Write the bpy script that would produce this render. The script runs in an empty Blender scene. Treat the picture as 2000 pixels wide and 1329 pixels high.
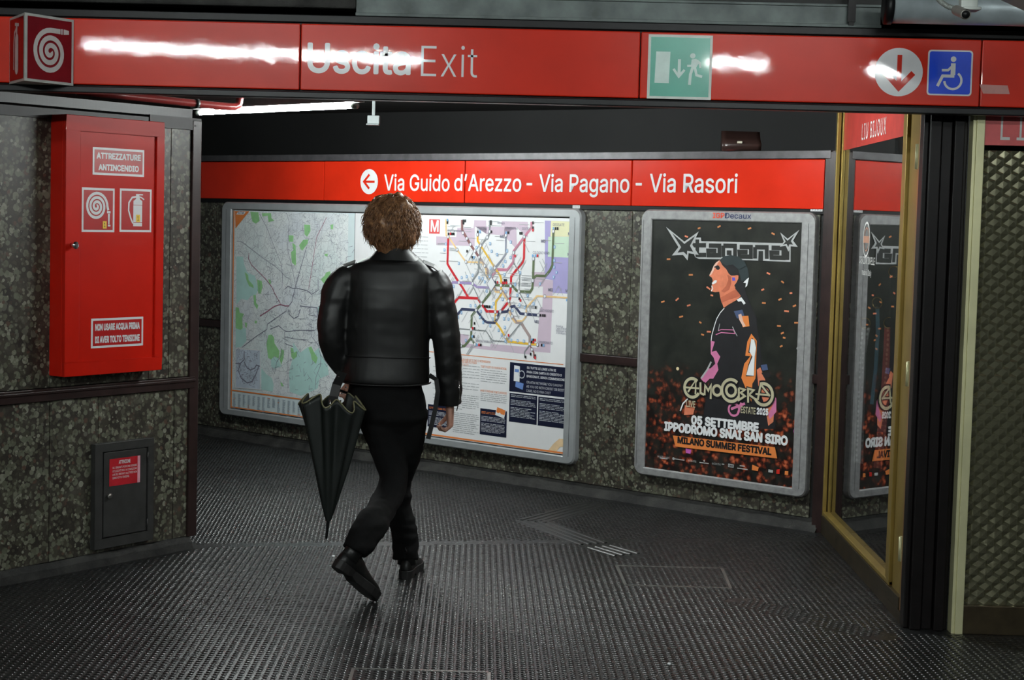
import bpy, bmesh, math, random
from math import sin, cos, pi, radians, sqrt, atan2
from mathutils import Vector, Matrix, noise

# ------------------------------------------------------------------ camera
SC = bpy.context.scene
cam = bpy.data.objects.new('camera', bpy.data.cameras.new('camera'))
SC.collection.objects.link(cam)
cam.data.sensor_width = 36.0
cam.data.lens = 60.3
cam.data.clip_start = 0.05
cam.data.clip_end = 60
cam.matrix_world = Matrix(((0.9994474959552261, -0.027486906019539112, 0.01868616670966785, 0),
                           (0.02054367405394469, 0.06892551512301733, -0.9974102620393436, 0),
                           (0.026127768469460882, 0.9972430713534689, 0.06945211553514055, 1.6),
                           (0, 0, 0, 1)))
SC.camera = cam
# ------------------------------------------------------------------ world and exposure
w = bpy.data.worlds.new('station_air'); SC.world = w; w.use_nodes = True
w.node_tree.nodes['Background'].inputs[0].default_value = (0.80, 0.90, 0.93, 1)
w.node_tree.nodes['Background'].inputs[1].default_value = 0.045
SC.view_settings.view_transform = 'Standard'
SC.view_settings.look = 'None'
SC.view_settings.exposure = 0.40
SC.view_settings.gamma = 1.0
SC.cycles.use_denoising = True
SC.cycles.max_bounces = 8
SC.cycles.sample_clamp_indirect = 6
TUBE_POWER = 205.0          # emission strength of the fluorescent tubes
FRONT_POWER = 260.0

# ------------------------------------------------------------------ materials
MATS = {}
class NT:
    def __init__(s, name):
        s.m = bpy.data.materials.new(name); s.m.use_nodes = True
        s.t = s.m.node_tree; s.n = s.t.nodes; s.l = s.t.links
        s.b = s.n['Principled BSDF']
    def new(s, k, **kw):
        n = s.n.new(k)
        for a, v in kw.items():
            if a.startswith('i_'):
                i = a[2:]; i = int(i) if i.isdigit() else i.replace('_', ' ')
                n.inputs[i].default_value = v
            else: setattr(n, a, v)
        return n
    def link(s, a, b): s.l.new(a, b)
    def coord(s, loc=None, rot=None, scale=None):
        c = s.new('ShaderNodeTexCoord'); g = s.new('ShaderNodeNewGeometry')
        out = g.outputs['Position']
        if loc or rot or scale:
            mp = s.new('ShaderNodeMapping')
            if loc: mp.inputs[1].default_value = loc
            if rot: mp.inputs[2].default_value = rot
            if scale: mp.inputs[3].default_value = scale
            s.link(out, mp.inputs[0]); out = mp.outputs[0]
        s.n.remove(c)
        return out
    def math(s, op, a, b=None, c=None, clamp=False):
        n = s.new('ShaderNodeMath'); n.operation = op; n.use_clamp = clamp
        for i, v in enumerate((a, b, c)):
            if v is None: continue
            if isinstance(v, (int, float)): n.inputs[i].default_value = v
            else: s.link(v, n.inputs[i])
        return n.outputs[0]
    def noise(s, co, scale, detail=3, rough=.55):
        n = s.new('ShaderNodeTexNoise'); n.inputs['Scale'].default_value = scale
        n.inputs['Detail'].default_value = detail; n.inputs['Roughness'].default_value = rough
        s.link(co, n.inputs['Vector']); return n
    def ramp(s, fac, stops, const=False):
        r = s.new('ShaderNodeValToRGB'); cr = r.color_ramp
        if const: cr.interpolation = 'CONSTANT'
        while len(cr.elements) < len(stops): cr.elements.new(.5)
        for e, (p, c) in zip(cr.elements, stops):
            e.position = p; e.color = c if len(c) == 4 else (*c, 1)
        s.link(fac, r.inputs[0]); return r.outputs[0]
    def mix(s, fac, a, b):
        m = s.new('ShaderNodeMix'); m.data_type = 'RGBA'
        if isinstance(fac, (int, float)): m.inputs[0].default_value = fac
        else: s.link(fac, m.inputs[0])
        for i, v in ((6, a), (7, b)):
            if isinstance(v, tuple): m.inputs[i].default_value = (*v[:3], 1)
            else: s.link(v, m.inputs[i])
        return m.outputs[2]
    def bump(s, h, strength=.3, dist=.002, prev=None):
        b = s.new('ShaderNodeBump'); b.inputs['Strength'].default_value = strength
        b.inputs['Distance'].default_value = dist
        s.link(h, b.inputs['Height'])
        if prev is not None: s.link(prev, b.inputs['Normal'])
        return b.outputs[0]
def L_(c): return tuple((x/12.92 if x <= .04045 else ((x+.055)/1.055)**2.4) for x in [v/255 for v in c])
def mat(name, col, rough=.5, metal=0., var=.12, vscale=14., bump=0., bscale=120., coat=0., coatr=.05, spec=.5, emit=None, tr=0.):
    if name in MATS: return MATS[name]
    t = NT(name); c = L_(col) if max(col) > 1 else col
    co = t.coord()
    n = t.noise(co, vscale, 4)
    lo = tuple(v*(1-var) for v in c); hi = tuple(min(1, v*(1+var)) for v in c)
    t.link(t.ramp(n.outputs[0], [(.3, lo), (.7, hi)]), t.b.inputs['Base Color'])
    t.b.inputs['Roughness'].default_value = rough; t.b.inputs['Metallic'].default_value = metal
    t.b.inputs['Specular IOR Level'].default_value = spec
    t.b.inputs['Coat Weight'].default_value = coat; t.b.inputs['Coat Roughness'].default_value = coatr
    if bump:
        n2 = t.noise(co, bscale, 3); t.link(t.bump(n2.outputs[0], .5, bump), t.b.inputs['Normal'])
    if emit:
        t.b.inputs['Emission Color'].default_value = (*emit[0], 1); t.b.inputs['Emission Strength'].default_value = emit[1]
    if tr: t.b.inputs['Transmission Weight'].default_value = tr
    MATS[name] = t.m; return t.m

def stone_mat():
    t = NT('speckled_stone_laminate'); co = t.coord()
    wob = t.noise(co, 60, 2)
    add = t.new('ShaderNodeVectorMath', operation='MULTIPLY_ADD'); t.link(wob.outputs['Color'], add.inputs[0])
    add.inputs[1].default_value = (.006, .006, .006); t.link(co, add.inputs[2]); co2 = add.outputs[0]
    base = t.ramp(t.noise(co2, 9, 5, .7).outputs[0], [(.35, (.020, .017, .014)), (.55, (.042, .036, .028)), (.7, (.066, .060, .048))])
    col = base
    for sc, rad, thr, seed in ((30, .50, .42, 0), (42, .50, .48, 3.3), (62, .5, .45, 7.7)):
        v = t.new('ShaderNodeTexVoronoi'); v.inputs['Scale'].default_value = sc
        mp = t.new('ShaderNodeMapping'); mp.inputs[1].default_value = (seed, seed*2, -seed); t.link(co2, mp.inputs[0]); t.link(mp.outputs[0], v.inputs['Vector'])
        sep = t.new('ShaderNodeSeparateColor'); t.link(v.outputs['Color'], sep.inputs[0])
        disc = t.math('LESS_THAN', v.outputs['Distance'], rad)
        pres = t.math('GREATER_THAN', sep.outputs[0], thr)
        big = t.math('GREATER_THAN', t.noise(co, 5+seed, 3, .6).outputs[0], .44)
        m = t.math('MULTIPLY', t.math('MULTIPLY', disc, pres), t.math('MULTIPLY_ADD', big, .65, .35))
        tone = t.ramp(sep.outputs[1], [(0, (.055, .052, .036)), (.25, (.095, .098, .066)), (.45, (.155, .158, .115)), (.62, (.118, .124, .088)), (.84, (.215, .218, .168)), (.94, (.085, .05, .036))], True)
        col = t.mix(m, col, tone)
    t.link(col, t.b.inputs['Base Color'])
    t.b.inputs['Roughness'].default_value = .42
    t.link(t.bump(t.noise(co, 300, 2).outputs[0], .25, .0006), t.b.inputs['Normal'])
    return t.m
def floor_mat():
    t = NT('studded_rubber_floor')
    P0 = t.coord()
    sep0 = t.new('ShaderNodeSeparateXYZ'); t.link(P0, sep0.inputs[0])
    n = t.noise(P0, 3.0, 5, .65)
    t.link(t.ramp(n.outputs[0], [(.3, (.008, .0083, .0083)), (.7, (.020, .0205, .0205))]), t.b.inputs['Base Color'])
    dust = t.noise(P0, 26, 4, .7)
    t.link(t.ramp(dust.outputs[0], [(.3, (.24, .24, .24)), (.75, (.38, .38, .38))]), t.b.inputs['Roughness'])
    t.b.inputs['Specular IOR Level'].default_value = .36
    bm = t.bump(t.noise(P0, 2.2, 3).outputs[0], .5, .006)
    t.link(t.bump(t.noise(P0, 140, 2).outputs[0], .15, .0005, bm), t.b.inputs['Normal'])
    return t.m
def enamel(name, col, rough=.30):
    t = NT(name); co = t.coord(); c = L_(col)
    n = t.noise(co, 3.5, 3)
    t.link(t.ramp(n.outputs[0], [(.3, tuple(v*.9 for v in c)), (.7, tuple(min(1, v*1.08) for v in c))]), t.b.inputs['Base Color'])
    t.b.inputs['Roughness'].default_value = rough
    t.b.inputs['Specular IOR Level'].default_value = .16
    t.b.inputs['Coat Weight'].default_value = .42; t.b.inputs['Coat Roughness'].default_value = .03
    b1 = t.bump(t.noise(co, 300, 3, .7).outputs[0], .03, .0004)
    b2 = t.bump(t.noise(co, 6, 3).outputs[0], .22, .0015, b1)
    t.link(b2, t.b.inputs['Normal']); t.link(b2, t.b.inputs['Coat Normal'])
    return t.m
def concrete(name, c1, c2, sc=8):
    t = NT(name); co = t.coord()
    n = t.noise(co, sc, 7, .7); t.link(t.ramp(n.outputs[0], [(.35, c1), (.62, c2)]), t.b.inputs['Base Color'])
    t.b.inputs['Roughness'].default_value = .8
    t.link(t.bump(t.noise(co, 40, 6, .7).outputs[0], .8, .006), t.b.inputs['Normal'])
    return t.m
STONE = stone_mat(); RUBBER = floor_mat()
RED_ENAMEL = enamel('red_enamel_fascia', (216, 44, 18))
RED_CAB = enamel('red_painted_steel', (196, 26, 8), .40)
KERB = concrete('dirty_concrete', (.005, .005, .005), (.034, .033, .030), 7)
SOFFIT = concrete('grey_concrete_soffit', (.018, .017, .016), (.05, .049, .045), 5)
DARK = mat('blackened_paint', (.012, .0115, .011), .6, var=.4, vscale=5)
CEIL = mat('brown_soot_ceiling', (.022, .016, .013), .75, var=.5, vscale=2.5)
BLACKSTEEL = mat('black_gloss_steel', (.006, .006, .0065), .42, var=.3, spec=.25)
MAROON = mat('maroon_painted_steel', (.022, .011, .010), .38, var=.3)
POSTM = mat('near_black_profile', (.006, .0045, .0045), .42, var=.3, spec=.22)
CHROME = mat('chrome', (.75, .75, .75), .16, 1.)
ALU = mat('grey_aluminium', (.42, .44, .45), .42, .35, var=.08, vscale=12, bump=.0001, bscale=260)
ALU2 = mat('scuffed_aluminium', (.34, .34, .34), .48, .35, var=.18, vscale=30, bump=.0006, bscale=150)
STEEL = mat('dull_galvanised_steel', (.095, .115, .11), .5, .3, var=.45, vscale=9)
DUCT = mat('bright_duct_sheet', (.40, .46, .48), .36, .35, var=.15)
HATCH = mat('dark_grey_metal', (.045, .045, .043), .46, .3, var=.2)
GOLD = mat('gold_anodised_aluminium', (.33, .23, .060), .42, .55, var=.15, vscale=6)
GOLDL = mat('pale_gold_anodised_aluminium', (.66, .64, .38), .45, .35, var=.1, vscale=6)
GOLDD = mat('dark_bronze_aluminium', (.060, .045, .024), .42, .6, var=.3)
WHITE = mat('white_vinyl', (.74, .74, .75), .35, var=.04, coat=.3)
WHITEP = mat('white_paper', (.80, .81, .82), .5, var=.03)
WHITEPL = mat('white_plastic', (.62, .66, .62), .4, var=.06)
BLACK = mat('black_print', (.012, .012, .014), .5, var=.2)
TUBE = None

# ------------------------------------------------------------------ mesh building
class MB:
    def __init__(s): s.v = []; s.f = []; s.mi = []; s.sm = []
    def face(s, pts, mi=0, smooth=False):
        k = len(s.v); s.v += [tuple(p) for p in pts]; s.f.append(tuple(range(k, k+len(pts)))); s.mi.append(mi); s.sm.append(smooth)
    def grid(s, rows, mi=0, smooth=True, cu=False, cap=False):
        k = len(s.v); n = len(rows[0])
        for r in rows: s.v += [tuple(p) for p in r]
        for i in range(len(rows)-1):
            for j in range(n if cu else n-1):
                j2 = (j+1) % n
                s.f.append((k+i*n+j, k+i*n+j2, k+(i+1)*n+j2, k+(i+1)*n+j)); s.mi.append(mi); s.sm.append(smooth)
        if cap:
            s.f.append(tuple(k+j for j in range(n))[::-1]); s.mi.append(mi); s.sm.append(smooth)
            b = k+(len(rows)-1)*n
            s.f.append(tuple(b+j for j in range(n))); s.mi.append(mi); s.sm.append(smooth)
    def box(s, lo, hi, M=None, mi=0):
        x0, y0, z0 = lo; x1, y1, z1 = hi
        p = [(x0,y0,z0),(x1,y0,z0),(x1,y1,z0),(x0,y1,z0),(x0,y0,z1),(x1,y0,z1),(x1,y1,z1),(x0,y1,z1)]
        if M: p = [tuple(M(*q)) if callable(M) else tuple(M @ Vector(q)) for q in p]
        k = len(s.v); s.v += p
        for f in ((0,3,2,1),(4,5,6,7),(0,1,5,4),(1,2,6,5),(2,3,7,6),(3,0,4,7)):
            s.f.append(tuple(k+i for i in f)); s.mi.append(mi); s.sm.append(False)
    def tube(s, pts, r, n=12, mi=0, cap=True, sx=1., up=(0,0,1)):
        pts = [Vector(p) for p in pts]; rows = []
        rs = r if isinstance(r, (list, tuple)) else [r]*len(pts)
        prev = None
        for i, p in enumerate(pts):
            d = (pts[min(i+1, len(pts)-1)]-pts[max(i-1, 0)]).normalized()
            if prev is None:
                a = d.cross(Vector(up))
                if a.length < 1e-3: a = d.cross(Vector((1, 0, 0)))
                a.normalize()
            else:
                a = (prev-d*prev.dot(d)).normalized()
            prev = a; b = d.cross(a)
            ra = rs[i]
            rx, ry = ra if isinstance(ra, (tuple, list)) else (ra*sx, ra)
            rows.append([p+a*rx*cos(2*pi*j/n)+b*ry*sin(2*pi*j/n) for j in range(n)])
        s.grid(rows, mi, True, True, cap)
    def ell(s, c, r, nu=20, nv=12, mi=0, fn=None):
        rows = []
        for i in range(nv+1):
            t = pi*i/nv
            row = []
            for j in range(nu):
                a = 2*pi*j/nu
                q = Vector((r[0]*sin(t)*cos(a), r[1]*sin(t)*sin(a), r[2]*cos(t)))
                if fn: q = fn(q)
                row.append(Vector(c)+q)
            rows.append(row)
        s.grid(rows, mi, True, True)
WLOC = {}
def finish(name, mb, mats, parent=None, loc=(0,0,0), bevel=0., smooth_angle=None, weld=True):
    me = bpy.data.meshes.new(name)
    base = Vector(WLOC[parent.name]) if parent else Vector(loc)
    me.from_pydata([tuple(Vector(p)-base) for p in mb.v], [], mb.f)
    for p, i, sm in zip(me.polygons, mb.mi, mb.sm): p.material_index = i; p.use_smooth = sm
    for m in (mats if isinstance(mats, (list, tuple)) else [mats]): me.materials.append(m)
    if weld:
        b = bmesh.new(); b.from_mesh(me); bmesh.ops.remove_doubles(b, verts=b.verts, dist=1e-5)
        bmesh.ops.recalc_face_normals(b, faces=b.faces); b.to_mesh(me); b.free()
    me.update()
    o = bpy.data.objects.new(name, me); SC.collection.objects.link(o)
    if parent: o.parent = parent; WLOC[o.name] = tuple(base)
    else: o.location = base; WLOC[o.name] = tuple(base)
    if bevel:
        md = o.modifiers.new('bevel', 'BEVEL'); md.width = bevel; md.segments = 2; md.limit_method = 'ANGLE'
    return o
def thing(name, label, cat, loc=(0,0,0), group=None):
    o = bpy.data.objects.new(name, None); SC.collection.objects.link(o); o.location = loc
    o.empty_display_size = .1; WLOC[o.name] = tuple(loc)
    return tag(o, label, cat, group)
def tag(o, label, cat, group=None):
    o['label'] = label; o['category'] = cat
    if group: o['group'] = group
    return o
def struct(name, mb, mats, bevel=0., **k):
    o = finish(name, mb, mats, bevel=bevel, **k); o['kind'] = 'structure'; return o
# frames: (u along the wall, z up, off out of the wall)
def join(name, parts, parent):
    big = MB(); ms = []
    for mb, mm_ in parts:
        mm_ = list(mm_) if isinstance(mm_, (list, tuple)) else [mm_]; k = len(big.v); o_ = len(ms); ms += mm_
        big.v += mb.v; big.f += [tuple(i+k for i in f) for f in mb.f]; big.mi += [i+o_ for i in mb.mi]; big.sm += mb.sm
    return finish(name, big, ms, parent)
class Frame:
    def __init__(s, ox, oy, ang, nx, ny): s.o = Vector((ox, oy, 0)); s.e = Vector((cos(ang), sin(ang), 0)); s.n = Vector((nx, ny, 0))
    def __call__(s, u, off, z): return s.o+s.e*u+s.n*off+Vector((0, 0, z))
BACK = Frame(*[1.47,9.03,-0.6981317007977318,-0.6427876096865393,-0.766044443118978]); LEFT = Frame(*[-1.656,8.1,0.9861110273767962,0.8338858220671682,-0.5519369853120581])
BEAM = Frame(0, 6.7, 0, 0, -1); GOLDF = Frame(0, 6.8, 0, 0, -1)
SIDE = Frame(1.487, 0, -pi/2, -1, 0); PANE = Frame(1.52, 0, -pi/2, -1, 0)
def fbox(mb, fr, u0, u1, o0, o1, z0, z1, mi=0): mb.box((u0, o0, z0), (u1, o1, z1), fr, mi)
FONT = None
try:
    FONT = bpy.data.fonts.load(bpy.utils.resource_path('LOCAL')+'/datafiles/fonts/Inter.woff2')
except Exception: FONT = None
_tc = {}
def text_geo(s, bold, spacing=1.):
    key = (s, bold, spacing)
    if key in _tc: return _tc[key]
    cu = bpy.data.curves.new('t', 'FONT'); cu.body = s; cu.size = 1.; cu.offset = bold; cu.resolution_u = 3
    cu.space_character = spacing
    if FONT: cu.font = FONT
    o = bpy.data.objects.new('t', cu); SC.collection.objects.link(o)
    dg = bpy.context.evaluated_depsgraph_get(); me = bpy.data.meshes.new_from_object(o.evaluated_get(dg))
    vs = [(v.co.x, v.co.y) for v in me.vertices]; fs = [tuple(p.vertices) for p in me.polygons]
    bpy.data.objects.remove(o); bpy.data.curves.remove(cu); bpy.data.meshes.remove(me)
    _tc[key] = (vs, fs); return vs, fs
def capref(bold):
    vs, _ = text_geo('H', bold); return min(y for x, y in vs), max(y for x, y in vs)
def text(mb, fr, s, u0, u1, zb, cap, off, mi=0, bold=0., spacing=1., shear=0., slope=0.):
    cb = min(bold, 0.0); fat = max(bold, 0.0)
    vs, fs = text_geo(s, cb, spacing); lo, hi = capref(cb)
    x0 = min(x for x, y in vs)-fat; x1 = max(x for x, y in vs)+fat; lo -= fat; hi += fat
    sy = cap/(hi-lo); sx = (u1-u0)/(x1-x0) if u1 is not None else sy
    dirs = [(0, 0)]
    if fat*sy > .0004: dirs = [(fat*cos(pi*i/4), fat*sin(pi*i/4)) for i in range(8)]+([(0, 0)] if fat > .03 else [])
    for j, (dx, dy) in enumerate(dirs):
        k = len(mb.v)
        for x, y in vs:
            uu = u0+(x+dx-x0)*sx; mb.v.append(tuple(fr(uu+shear*(y-lo)*sy, off+j*.00003, zb+(y+dy-lo)*sy)))
        for f in fs: mb.f.append(tuple(k+i for i in f)); mb.mi.append(mi); mb.sm.append(False)
LAY = [0]
def poly(mb, fr, pts, off, mi=0):
    from mathutils.geometry import tessellate_polygon
    LAY[0] = (LAY[0]+1) % 12; off = off+LAY[0]*.00003
    tri = tessellate_polygon([[Vector((p[0], p[1], 0)) for p in pts]])
    k = len(mb.v); mb.v += [tuple(fr(p[0], off, p[1])) for p in pts]
    for t in tri: mb.f.append(tuple(k+i for i in t)); mb.mi.append(mi); mb.sm.append(False)
def rect(mb, fr, u0, u1, z0, z1, off, mi=0): poly(mb, fr, [(u0, z0), (u1, z0), (u1, z1), (u0, z1)], off, mi)
def rrect(u0, u1, z0, z1, r, n=5):
    out = []
    for cx, cz, a in ((u1-r, z0+r, -90), (u1-r, z1-r, 0), (u0+r, z1-r, 90), (u0+r, z0+r, 180)):
        for i in range(n+1):
            t = radians(a+90*i/n); out.append((cx+r*cos(t), cz+r*sin(t)))
    return out
def ribbon(mb, fr, pts, w, off, mi=0, closed=False):
    LAY[0] = (LAY[0]+1) % 12; off = off+LAY[0]*.00003
    pts = [Vector(p) for p in pts]; n = len(pts)
    if closed: pts = pts+[pts[0], pts[1]]
    L = []; R_ = []
    N = len(pts)
    for i, p in enumerate(pts):
        a = pts[max(i-1, 0)]; b = pts[min(i+1, N-1)]
        d1 = (p-a).normalized() if (p-a).length > 1e-9 else (b-p).normalized()
        d2 = (b-p).normalized() if (b-p).length > 1e-9 else d1
        d = (d1+d2); d = d.normalized() if d.length > 1e-6 else d1
        nn = Vector((-d.y, d.x)); c = max(.5, nn.dot(Vector((-d1.y, d1.x))))
        ww = w[i] if isinstance(w, (list, tuple)) else w
        L.append(p+nn*ww/2/c); R_.append(p-nn*ww/2/c)
    if closed: L = L[:-1]; R_ = R_[:-1]; L[0] = L[-1]; R_[0] = R_[-1]
    for i in range(len(L)-1):
        mb.face([fr(q[0], off, q[1]) for q in (L[i], L[i+1], R_[i+1], R_[i])], mi)
def ring(mb, fr, c, r, w, off, mi=0, n=28, a0=0, a1=360):
    m = max(3, int(n*(a1-a0)/360))
    pts = [(c[0]+r*cos(radians(a0+(a1-a0)*i/m)), c[1]+r*sin(radians(a0+(a1-a0)*i/m))) for i in range(m+1)]
    ribbon(mb, fr, pts, w, off, mi)
def disc(mb, fr, c, r, off, mi=0, n=28, sy=1.):
    poly(mb, fr, [(c[0]+r*cos(2*pi*i/n), c[1]+r*sy*sin(2*pi*i/n)) for i in range(n)], off, mi)
def spiral(mb, fr, c, r0, r1, turns, w, off, mi=0, a_end=90, cw=1, sx=1., tail=None):
    n = int(turns*28); pts = []
    for i in range(n+1):
        f = i/n; r = r0+(r1-r0)*f; a = radians(a_end)+cw*2*pi*turns*(1-f)
        pts.append((c[0]+sx*r*cos(a), c[1]+r*sin(a)))
    if tail: pts += tail
    ribbon(mb, fr, pts, w, off, mi)
def remesh(name, mb, mats, parent, voxel=.007, smooth=2, disp=None):
    me = bpy.data.meshes.new('tmp'); me.from_pydata(mb.v, [], mb.f)
    b = bmesh.new(); b.from_mesh(me); bmesh.ops.remove_doubles(b, verts=b.verts, dist=1e-5); bmesh.ops.recalc_face_normals(b, faces=b.faces); b.to_mesh(me); b.free()
    o = bpy.data.objects.new('tmp', me); SC.collection.objects.link(o)
    r = o.modifiers.new('r', 'REMESH'); r.mode = 'VOXEL'; r.voxel_size = voxel; r.use_smooth_shade = True
    if smooth:
        s = o.modifiers.new('s', 'SMOOTH'); s.factor = .5; s.iterations = smooth
    dg = bpy.context.evaluated_depsgraph_get(); m2 = bpy.data.meshes.new_from_object(o.evaluated_get(dg))
    bpy.data.objects.remove(o); bpy.data.meshes.remove(me)
    if disp:
        ns = [v.normal.copy() for v in m2.vertices]
        for v, n in zip(m2.vertices, ns): v.co += n*disp(v.co)
    base = Vector(WLOC[parent.name])
    for v in m2.vertices: v.co -= base
    for p in m2.polygons: p.use_smooth = True
    m2.materials.clear()
    for m in (mats if isinstance(mats, (list, tuple)) else [mats]): m2.materials.append(m)
    m2.name = name
    o = bpy.data.objects.new(name, m2); SC.collection.objects.link(o); o.parent = parent; WLOC[o.name] = tuple(base)
    return o

# ================================================================== THE SETTING
m = MB(); m.box((-7, -1.5, -.1), (6, 15, 0)); struct('floor', m, RUBBER)
def stud_field():
    import numpy as np
    JA = np.array((-1.6515,8.122)); JB = np.array((1.4454,8.7775)); jd = (JB-JA)/np.linalg.norm(JB-JA); jn = np.array((-jd[1], jd[0]))
    covers = [(np.array(a), np.array(b)) for a, b in (((0.3914,7.518), (0.862,7.9589)),)]
    strips = [((-0.0352,9.0719), (0.2768,8.4799), .095), ((0.2942,9.6609), (-0.0352,9.0719), .095), ((0.3055,8.4168), (0.4311,8.2266), .095), ((0.8826,7.2571), (1.3512,6.7087), .075)]
    allc = []
    for rot, far in ((2.2, False), (-40, True)):
        p = .029; c, s = cos(radians(rot)), sin(radians(rot))
        g = np.arange(-420, 420)*p; u, v = np.meshgrid(g, g); u = u.ravel(); v = v.ravel()
        x = u*c-v*s; y = u*s+v*c+8
        q = np.stack([x, y], 1); d = (q-JA) @ jn
        ok = (d > .065) if far else (d < -.03)
        ok &= (y > 5.2) & (y < 13.6) & (np.abs(x) < .34*y+.25) & ((x < 1.478) | (y < 6.76))
        # clear of the two walls
        le = np.array((cos(radians(56.5)), sin(radians(56.5)))); ln_ = np.array((le[1], -le[0])); lo = np.array((-1.656, 8.10))
        dl = (q-lo) @ ln_; ul = (q-lo) @ le; ok &= (dl > .06) | (ul > .03)
        be = np.array((cos(radians(-40)), sin(radians(-40)))); bn = np.array((be[1], -be[0])); bo = np.array((1.47, 9.03)); ok &= ((q-bo) @ bn > .13)
        for a, b, w_ in strips:
            a = np.array(a); b = np.array(b); dd = (b-a)/np.linalg.norm(b-a); tt = np.clip((q-a) @ dd, 0, np.linalg.norm(b-a)); ok &= np.linalg.norm(q-a-tt[:, None]*dd, axis=1) > w_
        allc.append(q[ok])
    q = np.concatenate(allc); n = len(q); K = 8
    an = (np.arange(K)+.5)*2*pi/K; ring0 = np.stack([np.cos(an)*.0125, np.sin(an)*.0125, np.zeros(K)-.0002], 1); ring1 = np.stack([np.cos(an)*.0095, np.sin(an)*.0095, np.full(K, .0026)], 1)
    base = np.concatenate([ring0, ring1]); V = base[None]+np.concatenate([q, np.zeros((n, 1))], 1)[:, None, :]; V = V.reshape(-1, 3)
    k = np.arange(K); quads = np.stack([k, (k+1) % K, (k+1) % K+K, k+K], 1).ravel(); top = k+K
    one = np.concatenate([quads, top]); loops = (one[None]+(np.arange(n)*2*K)[:, None]).ravel()
    sizes = np.tile(np.array([4]*K+[K]), n); starts = np.concatenate([[0], np.cumsum(sizes)[:-1]])
    me = bpy.data.meshes.new('floor'); me.vertices.add(len(V)); me.vertices.foreach_set('co', V.astype(np.float32).ravel())
    me.loops.add(len(loops)); me.loops.foreach_set('vertex_index', loops.astype(np.int32)); me.polygons.add(len(sizes)); me.polygons.foreach_set('loop_start', starts.astype(np.int32)); me.polygons.foreach_set('loop_total', sizes.astype(np.int32))
    me.update(calc_edges=True); me.validate(); me.materials.append(RUBBER)
    o = bpy.data.objects.new('floor', me); SC.collection.objects.link(o); o['kind'] = 'structure'
stud_field()
# left wall: backing, speckled panels, kerb, rail, end post
m = MB(); fbox(m, LEFT, -7.0, -.03, -.22, -.012, 0, 2.02); struct('wall_left', m, DARK)
m = MB()
for a, b in ((-6.9, -5.6), (-5.595, -4.3), (-4.295, -3.0), (-2.995, -1.7), (-1.695, -.876), (-.871, -.30), (-.297, -.1745), (-.1715, -.045)):
    fbox(m, LEFT, a, b, -.012, 0, .825, 1.985)
for a, b in ((-6.9, -5.0), (-4.995, -3.1), (-3.095, -1.5), (-1.495, -.876), (-.872, -.598), (-.594, -.135), (-.131, -.045)):
    fbox(m, LEFT, a, b, -.012, 0, .058, .765)
o = struct('wall_left', m, STONE, bevel=.0015)
m = MB()
n = 90
rows = []
for i in range(n+1):
    u = -6.9+6.87*i/n; k = .012*noise.noise(Vector((u*6, 0, 0))); h = .056+.010*noise.noise(Vector((u*9, 3, 0)))
    rows.append([LEFT(u, -.03, 0), LEFT(u, .035+k, 0), LEFT(u, .030+k*1.5, h*.6), LEFT(u, .004, h), LEFT(u, -.03, h)])
m.grid(rows, 0, False); struct('baseboard_left', m, KERB)
m = MB(); fbox(m, LEFT, -6.9, -.012, -.012, .014, .768, .822); fbox(m, LEFT, -6.9, -.012, .0, .020, .800, .812); struct('trim_1', m, MAROON, bevel=.002)
m = MB(); fbox(m, LEFT, -.045, .012, -.22, .012, .056, 2.03); struct('trim_2', m, MAROON, bevel=.003)
m = MB(); fbox(m, LEFT, -6.9, -.32, -.03, .006, 1.985, 2.028); fbox(m, LEFT, -.316, .010, -.03, .010, 1.985, 2.040)
for u in (-.03, -.30, -.36): fbox(m, LEFT, u-.005, u+.005, .0, .014, 2.0, 2.01)
struct('trim_3', m, mat('dark_grey_strip', (.03, .028, .028), .5, var=.2))
# perforated plate over the left wall
t = NT('perforated_black_plate'); co = t.coord()
v = t.new('ShaderNodeTexVoronoi'); v.inputs['Scale'].default_value = 190; v.inputs['Randomness'].default_value = .15; t.link(co, v.inputs[0])
t.link(t.ramp(v.outputs['Distance'], [(.30, (.003, .003, .003)), (.42, (.012, .012, .012))]), t.b.inputs['Base Color']); t.b.inputs['Roughness'].default_value = .4
PERF = t.m
m = MB(); fbox(m, LEFT, -1.25, .005, -.06, -.045, 2.042, 2.085)
tag(finish('perforated_plate', m, PERF), 'black perforated metal plate running along the top of the near stone wall', 'metal plate')
# back wall
m = MB(); fbox(m, BACK, -9.0, .05, -.25, -.012, 0, 2.0); struct('wall_back', m, DARK)
m = MB()
for a, b in ((-9.0, -7.4), (-7.395, -6.2), (-6.195, -5.28), (-5.275, -5.02), (-5.016, -3.865), (-3.861, -2.582), (-2.578, -1.285), (-1.281, -.80), (-.796, -.36), (-.356, -.05)):
    fbox(m, BACK, a, b, -.012, 0, .835, 1.68); fbox(m, BACK, a, b, -.012, 0, .065, .780)
struct('wall_back', m, STONE, bevel=.0015)
m = MB(); fbox(m, BACK, -9, -.02, -.012, .014, .783, .832); struct('trim_4', m, MAROON, bevel=.002)
m = MB(); rows = []
for i in range(121):
    u = -9+9.02*i/120; k = .012*noise.noise(Vector((u*5, 9, 0))); h = .045+.012*noise.noise(Vector((u*8, 3, 5)))
    rows.append([BACK(u, -.03, 0), BACK(u, .05+k*2, 0), BACK(u, .032+k, h*.5), BACK(u, .012, h), BACK(u, -.012, h)])
m.grid(rows, 0, False); fbox(m, BACK, -9, 0, -.012, -.004, .04, .066); struct('baseboard_back', m, KERB)
m = MB(); fbox(m, BACK, -9, .02, -.20, .035, 1.966, 2.008); struct('trim_5', m, mat('grey_top_strip', (.075, .070, .075), .38, .2, var=.3), bevel=.002)
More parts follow.
